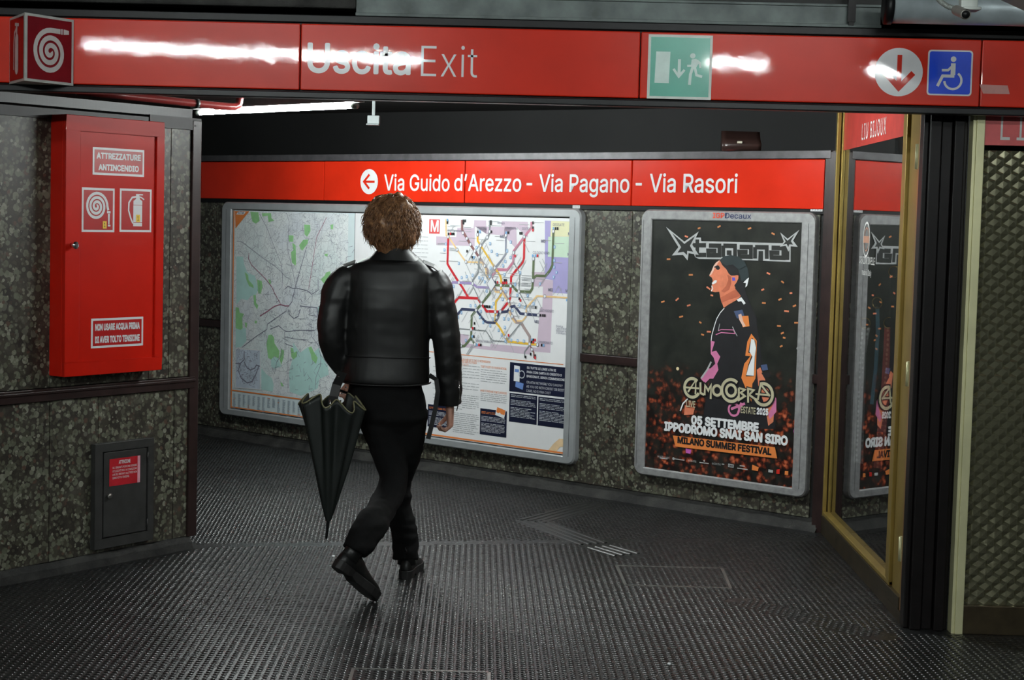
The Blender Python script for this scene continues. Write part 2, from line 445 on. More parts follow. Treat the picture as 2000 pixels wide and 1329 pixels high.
m = MB(); fbox(m, BACK, -9, .02, -.012, .012, 1.676, 1.704); struct('trim_6', m, BLACKSTEEL)
m = MB(); fbox(m, BACK, -.018, .075, -.25, .022, 0, 2.008); fbox(m, BACK, .012, .05, .022, .032, 0, 2.0); struct('trim_7', m, MAROON, bevel=.002)
m = MB(); m.box((-9, -.26, 1.9), (1.5, -.20, 2.4), lambda u, o_, z: BACK(u, o_-(u+9)*.16, z)); struct('wall_back_upper', m, mat('sooty_upper_wall', (.011, .011, .011), .7, var=.4, vscale=1.2))
# ceilings
m = MB(); m.box((-7, 6.95, 2.36), (6, 15, 2.45)); struct('ceiling', m, CEIL)
m = MB(); m.box((-7, -1.5, 3.0), (6, 6.95, 3.1)); struct('ceiling_front', m, SOFFIT)
# beam that carries the red sign band
m = MB(); m.box((-7, 6.712, 2.08), (6, 6.95, 2.36)); m.box((-7, 6.712, 2.060), (6, 6.74, 2.08))
m.box((-7, 6.69, 2.345), (6, 6.95, 2.375)); struct('wall_beam', m, BLACKSTEEL, bevel=.003)
m = MB(); m.box((-7, 6.672, 2.052), (6, 6.74, 2.078)); struct('trim_8', m, mat('black_lower_rail', (.008, .008, .009), .38, .05, var=.3, spec=.3), bevel=.004)
m = MB(); m.box((-7, 6.95, 2.36), (6, 7.05, 3.05)); struct('wall_beam_upper', m, DARK)
m = MB(); m.box((-7, 6.84, 2.42), (-.78, 6.95, 2.75)); struct('trim_9', m, SOFFIT, bevel=.01)
# shop interior
m = MB(); m.box((1.50, 9.0, 0), (6, 9.1, 2.36)); m.box((3.4, 6.9, 0), (3.5, 9.0, 2.36)); m.box((1.7, 6.93, 0), (6, 6.97, 2.05)); struct('wall_right', m, mat('dark_shop_lining', (.020, .019, .018), .6, var=.3))

# ================================================================== RED SIGN BANDS
def panel(fr, u0, u1, z0, z1, name, label, cat='sign panel', depth=.014, group=None):
    if 'blank' in label or 'tape' in label or 'projecting' in label:
        m = MB(); fbox(m, fr, u0+.002, u1-.002, -.012, depth-.002, z0, z1)
        return tag(finish(name, m, RED_ENAMEL, bevel=.004), label, cat, group)
    c = fr((u0+u1)/2, 0, z0); r = thing(name, label, cat, tuple(c), group)
    m = MB(); fbox(m, fr, u0+.002, u1-.002, -.012, depth-.002, z0, z1)
    finish('enamel_plate', m, RED_ENAMEL, r, bevel=.004)
    return r
FP = []
for a, b, lab in ((-3.7, -2.29, 'red front fascia panel behind the projecting prism sign'),
                  (-2.288, -.975, 'glossy blank red front fascia panel beside the prism fire sign, with a long lamp reflection'),
                  (-.975, .341, 'red front fascia panel with large white two-word lettering'),
                  (.341, 1.651, 'red front fascia panel carrying the green exit sign and the wheelchair sign'),
                  (1.651, 3.0, 'red front fascia panel with a strip of paper tape, above the pyramid glass screen')):
    FP.append(panel(BEAM, a, b, 2.085, 2.340, 'fascia_panel', lab, group='red panels of the front sign band'))
m = MB(); A0 = (-0.9464,2.1537); A1 = (-0.5448,2.1576); B0 = (-0.5051,2.1546); B1 = (-0.2868,2.156)
text(m, BEAM, 'Uscita', A0[0], A1[0], A0[1]-.002, .116, .0135, 0, .018)
text(m, BEAM, 'Exit', B0[0], B1[0], A0[1]-.004, .116, .0135, 0, -.008)
finish('lettering', m, WHITE, FP[2])
# screws / vertical joints of the front band are gaps between the panels
BP = []
for a, b, lab in ((-7.8, -6.46, 'blank red far band panel hidden behind the near stone wall'), (-6.455, -5.165, 'blank red far band panel beside the corner post of the near stone wall'),
                  (-5.16, -3.865, 'blank red far band panel above the city map, next to the arrow panel'),
                  (-3.861, -2.582, 'red far band panel with white arrow disc above the map case'),
                  (-2.578, -1.285, 'red far band panel with white lettering above the metro map'),
                  (-1.281, -.022, 'red far band panel with short white lettering above the concert poster')):
    BP.append(panel(BACK, a, b, 1.702, 1.962, 'fascia_panel', lab, group='red panels of the far sign band', depth=.022))
zb = 1.7707
def wd(k, s, u0, u1, zz, cap):
    m = MB(); text(m, BACK, s, u0, u1, zz, cap, .0222, 0, .010); finish('lettering', m, WHITE, BP[k])
wd(3, 'Via Guido', -3.2873, -2.7051, 1.7727, .104)
wd(3, "d’", -2.6656, -2.5528-.004, 1.776, .104)
wd(4, 'Arezzo', -2.5483, -2.1123, 1.7754, .104)

wd(4, '- Via Pagano', -2.0715, -1.2959, 1.7767, .104)
wd(5, '- Via Rasori', -1.2519, -0.56, 1.7809, .104)
c = (-3.4268,1.8295)
m = MB(); disc(m, BACK, c, .082, .0222, 0)
ribbon(m, BACK, [(c[0]+.052, c[1]), (c[0]-.045, c[1])], .014, .0228, 1)
ribbon(m, BACK, [(c[0]+.002, c[1]+.046), (c[0]-.048, c[1]), (c[0]+.002, c[1]-.046)], .016, .0228, 1)
finish('arrow_disc', m, [WHITE, RED_ENAMEL], BP[3])
# down arrow disc
c = (1.3357,2.2093)
m = MB(); disc(m, BEAM, c, .0925, .0140, 0, 40)
ribbon(m, BEAM, [(c[0]+.002, c[1]+.066), (c[0]+.002, c[1]-.055)], .018, .0147, 1)
ribbon(m, BEAM, [(c[0]-.052, c[1]-.002), (c[0]+.002, c[1]-.060), (c[0]+.056, c[1]-.002)], .021, .0147, 1)
tag(finish('arrow_sticker', m, [WHITE, RED_ENAMEL]), 'round white sticker with a red down arrow beside the blue wheelchair sign', 'sticker')
# wheelchair sign
BLUE = mat('blue_vinyl', (10, 74, 228), .35, var=.06, coat=.08, spec=.3)
u0, z1 = (1.4457,2.2979); u1, z0 = (1.6222,2.1205)
u1 = u0+.172; z0 = z1-.174
r = thing('wheelchair_sign', 'blue square wheelchair access sign with white border on the red front band', 'sign', tuple(BEAM((u0+u1)/2, .012, z0)))
m = MB(); k = rrect(u0, u1, z0, z1, .013); poly(m, BEAM, k, .0142, 0); poly(m, BEAM, rrect(u0+.006, u1-.006, z0+.006, z1-.006, .009), .0148, 1)
finish('plate', m, [WHITE, BLUE], r)
m = MB(); S_ = .172/515.
def q(x, y): return (u0+(x-645)*S_, z1-(y-565)*S_)
disc(m, BEAM, q(937, 668), 32*S_, .0156)
ribbon(m, BEAM, [q(937, 715), q(937, 850)], 54*S_, .0156); ribbon(m, BEAM, [q(930, 745), q(880, 795), q(808, 797)], 28*S_, .0156)
ribbon(m, BEAM, [q(955, 862), q(820, 862), q(765, 980)], 34*S_, .0156)
cx, cz = q(940, 912); ring(m, BEAM, (cx, cz), 98*S_, 26*S_, .0156, 0, 40, -175, 55)
finish('wheelchair_symbol', m, WHITE, r)
# green exit sign
GREEN = mat('green_sign_face', (62, 172, 148), .3, var=.10, vscale=8, coat=.35)
u0, z1 = (0.3708,2.3307); u1, z0 = (0.6255,2.0861); u1 = u0+.247; z0 = z1-.246
r = thing('exit_sign', 'green square emergency exit sign with running man and white border', 'sign', tuple(BEAM((u0+u1)/2, .014, z0)))
m = MB(); fbox(m, BEAM, u0, u1, .0125, .0165, z0, z1); finish('plate', m, mat('ivory_sign_border', (.68, .72, .66), .4), r)
m = MB(); rect(m, BEAM, u0+.010, u1-.010, z0+.010, z1-.010, .0170, 0); finish('green_face', m, GREEN, r)
m = MB(); S_ = .247/900.
def q(x, y): return (u0+(x-48)*S_, z1-(y-50)*S_*1.01)
poly(m, BEAM, [q(160, 285), q(360, 285), q(350, 720), q(148, 718)], .0176)
ribbon(m, BEAM, [q(490, 385), q(490, 600)], 42*S_, .0176); ribbon(m, BEAM, [q(410, 520), q(487, 625), q(565, 530)], 34*S_, .0176)
disc(m, BEAM, q(675, 335), 38*S_, .0176); poly(m, BEAM, [q(660, 385), q(720, 370), q(775, 420), q(740, 470), q(715, 530), q(650, 480)], .0176)
ribbon(m, BEAM, [q(690, 470), q(600, 475)], 30*S_, .0176); ribbon(m, BEAM, [q(735, 395), q(775, 430), q(785, 500)], 30*S_, .0176)
ribbon(m, BEAM, [q(680, 490), q(650, 590), q(640, 735)], 40*S_, .0176); ribbon(m, BEAM, [q(705, 480), q(735, 600), q(815, 620)], 36*S_, .0176)
finish('running_man', m, mat('pale_green_white', (.62, .78, .72), .35), r)
# paper tape
m = MB(); poly(m, BEAM, [(1.647,2.1698),(1.7548,2.1686),(1.7642,2.1356),(1.6622,2.135)], .0145)
tag(finish('paper_tape', m, mat('pinkish_tape', (.62, .30, .27), .6)), 'crumpled strip of pinkish paper tape stuck on the red band past the wheelchair sign', 'tape')
# triangular projecting fire sign
apx = Vector((-1.9808, 6.465, 0)); s3 = .25; zt = 2.332; zl = 2.078
pr = Vector((apx.x+.125, 6.6815, 0)); plft = Vector((apx.x-.125, 6.6815, 0))
r = thing('fire_point_sign', 'projecting red prism sign with white fire hose and extinguisher faces on the front band', 'sign', (apx.x, 6.60, zl))
m = MB(); m.grid([[(*p.xy, zl) for p in (apx, pr, plft)], [(*p.xy, zt) for p in (apx, pr, plft)]], 0, False, True, True)
finish('prism_body', m, mat('faded_white_plastic', (.50, .53, .50), .4), r)
DR = mat('dark_red_sign_face', (.20, .008, .016), .32, var=.15, coat=.3)
def sub(a, b):
    d = (b-a).normalized(); n_ = Vector((d.y, -d.x, 0)); F = Frame(a.x, a.y, atan2(d.y, d.x), n_.x, n_.y); return F
FR = sub(apx, pr); FL_ = sub(plft, apx)
m = MB(); rect(m, FR, .013, .238, zl+.010, zt-.010, .0015); finish('right_face', m, DR, r)
m = MB(); c = (.127, zl+.118); spiral(m, FR, c, .004, .083, 2.75, .019, .0022, 0, 90, 1, 1.0, [(c[0]+.04, c[1]+.083), (c[0]+.052, c[1]+.0828)])
ribbon(m, FR, [(c[0]+.056, c[1]+.083), (c[0]+.063, c[1]+.083)], .021, .0022); ribbon(m, FR, [(c[0]+.068, c[1]+.083), (c[0]+.096, c[1]+.083)], [.021, .015], .0022)
finish('hose_symbol', m, mat('greyed_white_vinyl', (.60, .62, .60), .4), r)
m = MB(); rect(m, FL_, .012, .237, zl+.010, zt-.010, .0015); finish('left_face', m, DR, r)
m = MB(); poly(m, FL_, rrect(.105, .155, zl+.03, zl+.185, .022), .0022); ribbon(m, FL_, [(.13, zl+.185), (.13, zl+.215)], .02, .0022); ribbon(m, FL_, [(.10, zl+.222), (.165, zl+.215)], .012, .0022)
ribbon(m, FL_, [(.125, zl+.205), (.095, zl+.19), (.085, zl+.15), (.085, zl+.05)], .012, .0022)
finish('extinguisher_symbol', m, MATS['greyed_white_vinyl'], r)

# ================================================================== FIRE CABINET
c0, c1, cz0, cz1, D = -.880, -.311, .877, 2.003, .10
r = thing('fire_cabinet', 'tall red metal fire equipment cabinet mounted on the near stone wall', 'cabinet', tuple(LEFT((c0+c1)/2, 0, cz0)))
m = MB(); fbox(m, LEFT, c0, c1, .0, D-.022, cz0, cz1); finish('cabinet_box', m, RED_CAB, r, bevel=.003)
m = MB()
for a, b, cc, d in ((c0, c1, cz1-.066, cz1), (c0, c1, cz0, cz0+.060), (c0, c0+.080, cz0+.06, cz1-.066), (c1-.046, c1, cz0+.06, cz1-.066)):
    fbox(m, LEFT, a, b, D-.020, D, cc, d)
fr_ = finish('door_frame', m, RED_CAB, r, bevel=.002)
m = MB(); fbox(m, LEFT, c0+.078, c1-.044, D-.019, D-.009, cz0+.058, cz1-.064); door = finish('door', m, RED_CAB, r)
def cyl(mb, a, b, rad, n=16, mi=0): mb.tube([a, b], rad, n, mi)
m = MB(); lz = 1.4457; lu = c0+.035
cyl(m, LEFT(lu, D-.002, lz), LEFT(lu, D+.022, lz), .011); m.tube([LEFT(lu, D+.022, lz), LEFT(lu, D+.026, lz)], .016, 18); m.box((-.004, .026, -.014), (.004, .034, .014), lambda x, y, z: LEFT(lu+x, D+y, lz+z))
finish('lock', m, CHROME, r)
for hz in (cz0+.12, cz0+.62, cz1-.13):
    m = MB(); cyl(m, LEFT(c1+.004, D-.01, hz-.03), LEFT(c1+.004, D-.01, hz+.03), .005, 10); finish('hinge', m, RED_CAB, r)
def sticker(name, quad, draw, parent=r, fr=LEFT, off=D-.009, cols=None):
    m = MB(); (ua, zt_), (ub, zb_) = quad; draw(m, ua, ub, zb_, zt_)
    o = finish(name, m, cols or [WHITE, mat('sign_red', (.46, .010, .010), .35, var=.05, coat=.3), mat('yellow_tag', (.85, .55, .04), .4), BLACK], parent)
    return o
e = .0006
def d_text(lines, boldv=.04):
    def f(m, a, b, z0, z1):
        rect(m, LEFT, a, b, z0, z1, D-.0085, 0); g = .010; rect(m, LEFT, a+g, b-g, z0+g, z1-g, D-.0079, 1)
        n_ = len(lines); hh = (z1-z0-2*g)/n_
        for i, s in enumerate(lines):
            w_ = (b-a-2*g)*(.92 if i == 0 or n_ == 2 and len(s) > 12 else .84); cc = (a+b)/2
            text(m, LEFT, s, cc-w_/2, cc+w_/2, z1-g-hh*(i+.80), hh*.56, D-.0073, 0, boldv)
    return f
sticker('text_sticker', ((-0.726,1.8719), (-0.426,1.7521)), d_text(['ATTREZZATURE', 'ANTINCENDIO']))
sticker('text_sticker', ((-0.7258,1.124), (-0.4208,0.9936)), d_text(['NON USARE ACQUA PRIMA', 'DI AVER TOLTO TENSIONE'], .045))
def d_hose(m, a, b, z0, z1):
    rect(m, LEFT, a, b, z0, z1, D-.0085, 0); g = .010; rect(m, LEFT, a+g, b-g, z0+g, z1-g, D-.0079, 1)
    w_ = b-a; h = z1-z0; c = (a+w_*.44, z0+h*.58)
    spiral(m, LEFT, c, .003, w_*.335, 3.2, .0125, D-.0073, 0, 0, 1, 1.0, [(c[0]+w_*.36, z0+h*.50)])
    rect(m, LEFT, a+w_*.76, a+w_*.87, z0+h*.43, z0+h*.485, D-.0070, 0); poly(m, LEFT, [(a+w_*.79, z0+h*.42), (a+w_*.85, z0+h*.42), (a+w_*.84, z0+h*.18), (a+w_*.80, z0+h*.18)], D-.0070, 0)
    rect(m, LEFT, a+w_*.79, a+w_*.87, z0+h*.13, z0+h*.17, D-.0070, 0)
    rect(m, LEFT, a+w_*.63, a+w_*.75, z0+h*.08, z0+h*.25, D-.0066, 2); text(m, LEFT, '1', a+w_*.665, a+w_*.715, z0+h*.115, h*.10, D-.0062, 3)
def d_ext(m, a, b, z0, z1):
    rect(m, LEFT, a, b, z0, z1, D-.0085, 0); g = .010; rect(m, LEFT, a+g, b-g, z0+g, z1-g, D-.0079, 1)
    w_ = b-a; h = z1-z0; X = lambda f: a+w_*f; Z = lambda f: z0+h*f
    poly(m, LEFT, [(X(.42), Z(.63)), (X(.70), Z(.63)), (X(.70), Z(.72)), (X(.62), Z(.77)), (X(.60), Z(.86)), (X(.50), Z(.86)), (X(.50), Z(.77)), (X(.42), Z(.72))], D-.0073)
    rect(m, LEFT, X(.42), X(.70), Z(.23), Z(.62), D-.0073); rect(m, LEFT, X(.42), X(.70), Z(.135), Z(.215), D-.0073)
    rect(m, LEFT, X(.50), X(.72), Z(.855), Z(.885), D-.0073); ribbon(m, LEFT, [(X(.60), Z(.82)), (X(.68), Z(.80)), (X(.76), Z(.755))], .006, D-.0070)
    ribbon(m, LEFT, [(X(.52), Z(.82)), (X(.38), Z(.80)), (X(.28), Z(.68)), (X(.27), Z(.50)), (X(.34), Z(.32)), (X(.41), Z(.20))], .008, D-.0070)
    rect(m, LEFT, X(.51), X(.63), Z(.235), Z(.405), D-.0066, 2); text(m, LEFT, '1', X(.545), X(.595), Z(.27), h*.10, D-.0062, 3)
sticker('hose_sticker', ((-0.7843,1.6952), (-0.5982,1.5027)), d_hose)
sticker('extinguisher_sticker', ((-0.568,1.6974), (-0.3788,1.5047)), d_ext)

# ================================================================== HYDRANT HATCH
h0, h1, hz0, hz1 = -.640, -.286, .078, .556
r = thing('hydrant_hatch', 'small dark grey metal hatch with red notice, low below the red cabinet', 'hatch', tuple(LEFT((h0+h1)/2, 0, hz0)))
m = MB()
for a, b, cc, d in ((h0, h1, hz1-.038, hz1), (h0, h1, hz0, hz0+.045), (h0, h0+.045, hz0+.045, hz1-.038), (h1-.035, h1, hz0+.045, hz1-.038)): fbox(m, LEFT, a, b, .001, .030, cc, d)
finish('frame', m, HATCH, r, bevel=.002)
m = MB(); fbox(m, LEFT, h0+.055, h1-.042, .001, .026, hz0+.05, hz1-.044); finish('door', m, HATCH, r, bevel=.0015)
m = MB(); cyl(m, LEFT(h0+.080, .026, .315), LEFT(h0+.080, .036, .315), .008, 14); cyl(m, LEFT(h0+.080, .036, .315), LEFT(h0+.080, .041, .315), .013, 16); finish('knob', m, mat('worn_steel', (.25, .24, .22), .3, .8), r)
for hz in (.16, .47):
    m = MB(); cyl(m, LEFT(h1-.037, .028, hz-.022), LEFT(h1-.037, .028, hz+.022), .004, 8); finish('hinge', m, HATCH, r)
(ua, zt_), (ub, zb_) = (-0.5539,0.4826), (-0.3575,0.3609)
m = MB(); ub = ua+.185
rect(m, LEFT, ua, ub, zb_-.004, zt_-.002, .0266, 0); rect(m, LEFT, ub-.016, ub, zb_-.004, zt_-.002, .0270, 1)
text(m, LEFT, 'ATTENZIONE', ua+.055, ub-.060, zt_-.028, .016, .0274, 2, .02)
for i, s in enumerate(['GLI IDRANTI POSSONO ESSERE', 'UTILIZZATI SOLO A CONDIZIONE', 'CHE GLI IMPIANTI ELETTRICI NON', 'SIANO SOTTO TENSIONE.']):
    text(m, LEFT, s, ua+.018, ub-(.020 if i < 3 else .065), zt_-.048-.0155*i, .0095, .0274, 2, .02)
finish('notice', m, [mat('glossy_red_notice', (.50, .02, .03), .2, coat=.8), mat('pink_notice_edge', (.75, .35, .42), .3), WHITE], r)

# ================================================================== MAP CASE AND MAPS
def frame4(fr, ou, ozs, iu, izs, name, label, cat, matl, off0, off1, rad):
    r = thing(name, label, cat, tuple(fr((ou[0]+ou[1])/2, 0, ozs[0])))
    # one mitred ring, rounded outer corners
    out = rrect(ou[0], ou[1], ozs[0], ozs[1], rad, 6); inn = []
    for cx, cz, a in ((iu[1], izs[0], 0), (iu[1], izs[1], 0), (iu[0], izs[1], 0), (iu[0], izs[0], 0)): inn += [(cx, cz)]*7
    m = MB()
    k = len(out)
    rows = [[fr(u, off0, z) for u, z in inn], [fr(u, off1-.006, z) for u, z in inn], [fr(u+(.006 if u < (iu[0]+iu[1])/2 else -.006)*-1, off1, z+(.006 if z < 1 else -.006)*-1) for u, z in inn],
            [fr(u+((ou[0]+ou[1])/2-u)*.004, off1, z+((ozs[0]+ozs[1])/2-z)*.01) for u, z in out], [fr(u, off1-.010, z) for u, z in out], [fr(u, off0-.02, z) for u, z in out]]
    m.grid(rows, 0, False, True)
    finish('frame', m, matl, r)
    m = MB(); g = .002
    for u in (iu[0]-.004, iu[1]+.004):
        for z in (izs[0]-.002, izs[1]+.002):
            s_ = 1 if u > (iu[0]+iu[1])/2 else -1; t_ = 1 if z > 1 else -1
            rect(m, fr, min(u, u+s_*.006), max(u, u+s_*.0015)+.0005, min(z, z+t_*.07), max(z, z+t_*.07), off1+.0006)
    m = MB()
    for s_, uu in ((-1, iu[0]-.055), (1, iu[1]+.045)):
        m = MB(); rect(m, fr, uu, uu+.0025, izs[0], izs[1], off1+.0006); finish('joint_line', m, mat('dark_joint', (.03, .03, .03), .6), r)
    return r
mc = frame4(BACK, (-4.895, -1.628), (.168, 1.680), (-4.790, -1.717), (.216, 1.628), 'map_case', 'long grey aluminium display case with rounded corners holding the two transit maps', 'display case', ALU, .0, .045, .05)
m = MB(); rect(m, BACK, -4.79, -1.717, .216, 1.628, .022); finish('backing', m, BLACK, mc)
SPLIT = -3.5446
# ---- city map
def citymat():
    t = NT('printed_city_map'); co = t.coord()
    base = t.ramp(t.noise(co, 2.2, 4).outputs[0], [(.3, (.76, .86, .86)), (.5, (.84, .88, .88)), (.7, (.74, .79, .86))])
    col = base
    for sc, w_, c, thr in ((16, .018, (.32, .34, .38), .44), (46, .030, (.40, .43, .48), .50), (95, .05, (.46, .50, .53), .50)):
        v = t.new('ShaderNodeTexVoronoi'); v.feature = 'DISTANCE_TO_EDGE'; v.inputs['Scale'].default_value = sc; t.link(co, v.inputs[0])
        ln = t.math('LESS_THAN', v.outputs['Distance'], w_); mk = t.math('GREATER_THAN', t.noise(co, 6+sc*.1, 5, .7).outputs[0], thr)
        col = t.mix(t.math('MULTIPLY', t.math('MULTIPLY', ln, mk), .6), col, c)
    sp = t.math('GREATER_THAN', t.noise(co, 150, 3, .8).outputs[0], .625)
    mk = t.math('GREATER_THAN', t.noise(co, 7, 5, .7).outputs[0], .46)
    col = t.mix(t.math('MULTIPLY', t.math('MULTIPLY', sp, mk), .6), col, (.15, .16, .22))
    t.link(col, t.b.inputs['Base Color']); t.b.inputs['Roughness'].default_value = .35; t.b.inputs['Coat Weight'].default_value = .25
    return t.m
cm = thing('city_map', 'pale green and blue street map sheet beside the metro map in the display case', 'map', tuple(BACK(-4.2, .03, .216)))
m = MB(); rect(m, BACK, -4.782, SPLIT-.002, .222, 1.622, .0285); finish('paper_sheet', m, mat('blue_white_paper', (.68, .78, .80), .4, var=.03, coat=.2), cm)
poly_map = [(-4.7591,1.6167),(-3.6144,1.621),(-3.7005,0.4509),(-4.7301,0.3612)]
mtop = 1.618; MAPB = 0.361
m = MB(); rect(m, BACK, -4.765, -3.608, MAPB, mtop, .0290); CMP = [(m, citymat())]
PARK = mat('park_green_ink', (.33, .66, .30), .4, var=.12); TEAL = mat('teal_ink', (.52, .78, .74), .4, var=.06); LIL = mat('lilac_ink', (.60, .68, .78), .4)
m = MB()
for p in ([(-4.7443,1.2981),(-4.6708,1.2976),(-4.6604,1.2474),(-4.6225,1.1894),(-4.5403,1.169),(-4.5019,1.0702),(-4.5282,1.0394),(-4.5822,1.0249),(-4.6179,0.9935),(-4.6822,1.0022),(-4.7365,0.9575)], [(-4.74,0.7906),(-4.6315,0.7972),(-4.6203,0.7084),(-4.6743,0.6629),(-4.7368,0.6527)],
          [(-4.1312,0.729),(-4.0604,0.6642),(-3.9761,0.7105),(-3.9408,0.6612),(-3.8745,0.7117),(-3.8481,0.6678),(-3.7791,0.5928),(-3.7692,0.5365),(-3.8604,0.5006),(-3.8755,0.4362),(-3.9173,0.4182),(-4.0441,0.3697),(-4.1572,0.3891),(-4.1692,0.5166),(-4.1368,0.6123)], [(-4.4573,0.5296),(-4.407,0.492),(-4.3439,0.4675),(-4.3251,0.4219),(-4.3327,0.374),(-4.4536,0.3786)],
          [(-4.3565,0.6139),(-4.2856,0.6132),(-4.249,0.5572),(-4.319,0.5343),(-4.3549,0.5492)], [(-3.8903,0.9855),(-3.8317,0.9886),(-3.8383,0.9255),(-3.8847,0.9343)]): poly(m, BACK, p, .0296)
CMP.append((m, TEAL))
m = MB()
for p in ([(-4.6008,1.6133),(-4.515,1.6118),(-4.5001,1.5533),(-4.54,1.5319),(-4.5765,1.5459)], [(-4.479,1.6065),(-4.3811,1.6081),(-4.3758,1.5732),(-4.3445,1.5563),(-4.4062,1.5464),(-4.4162,1.59),(-4.4695,1.5832)], [(-4.0405,1.5366),(-3.981,1.535),(-3.9757,1.4952),(-4.0085,1.4543),(-4.0345,1.4708)],
          [(-4.1951,1.4611),(-4.1457,1.4594),(-4.1489,1.4161),(-4.1922,1.4178)], [(-4.1574,1.4101),(-4.1225,1.3938),(-4.1149,1.2672),(-4.1232,1.2553),(-4.1583,1.2772),(-4.1687,1.3462),(-4.1474,1.3584)], [(-4.0881,1.3948),(-4.0463,1.4333),(-3.9953,1.4375),(-4.0031,1.4087),(-4.053,1.3614),(-4.0702,1.3666)],
          [(-3.7802,1.5393),(-3.7514,1.5455),(-3.7546,1.5116),(-3.7753,1.5112)], [(-3.833,1.3455),(-3.7998,1.3477),(-3.8034,1.3266),(-3.831,1.3342)], [(-3.866,1.1738),(-3.829,1.198),(-3.813,1.2214),(-3.7717,1.2315),(-3.7741,1.1663),(-3.836,1.1466)],
          [(-4.65,1.1913),(-4.613,1.172),(-4.6076,1.1366),(-4.5569,1.1032),(-4.5518,1.0827),(-4.6021,1.0953),(-4.6304,1.1356)], [(-4.5172,1.1434),(-4.4675,1.1366),(-4.4577,1.1017),(-4.4744,1.0479),(-4.5013,1.0466)], [(-4.3964,1.1514),(-4.3741,1.1465),(-4.369,1.1203),(-4.3913,1.1223)],
          [(-4.5552,1.0322),(-4.5281,1.0364),(-4.5223,0.9805),(-4.4993,0.9639),(-4.5122,0.9366),(-4.5445,0.9675)], [(-4.736,0.9396),(-4.7082,0.9351),(-4.7074,0.8992),(-4.6567,0.896),(-4.6791,0.8715),(-4.7362,0.8682)],
          [(-4.7435,0.9404),(-4.7083,0.9363),(-4.6982,0.9009),(-4.6522,0.8975),(-4.6698,0.8666),(-4.6636,0.7953),(-4.6862,0.7819),(-4.74,0.7906)], [(-4.3869,0.765),(-4.3515,0.7702),(-4.3288,0.7511),(-4.3234,0.7104),(-4.2692,0.6613),(-4.2766,0.6079),(-4.3212,0.6223),(-4.356,0.5963),(-4.3874,0.6058),(-4.4077,0.7047)],
          [(-4.2521,0.68),(-4.221,0.6646),(-4.2284,0.6115),(-4.2493,0.5689),(-4.2677,0.6027)], [(-4.1563,0.6953),(-4.1301,0.6884),(-4.1207,0.66),(-4.0908,0.6737),(-4.0899,0.6389),(-4.1239,0.6132),(-4.1459,0.6291)], [(-3.9759,0.7048),(-3.9464,0.7154),(-3.9201,0.6799),(-3.8811,0.6425),(-3.8968,0.6011),(-3.9398,0.6267),(-3.9492,0.6606)],
          [(-4.2549,0.4453),(-4.2373,0.4438),(-4.2191,0.4189),(-4.2456,0.4226)], [(-4.6416,0.8384),(-4.6141,0.8341),(-4.6224,0.7978),(-4.6364,0.8089)], [(-4.5328,0.8567),(-4.5102,0.855),(-4.5143,0.837),(-4.5369,0.8386)]): poly(m, BACK, p, .0301)
CMP.append((m, PARK))
m = MB()
INK = mat('dark_map_ink', (.20, .20, .27), .4); INKR = mat('dull_red_map_ink', (.36, .13, .20), .4)
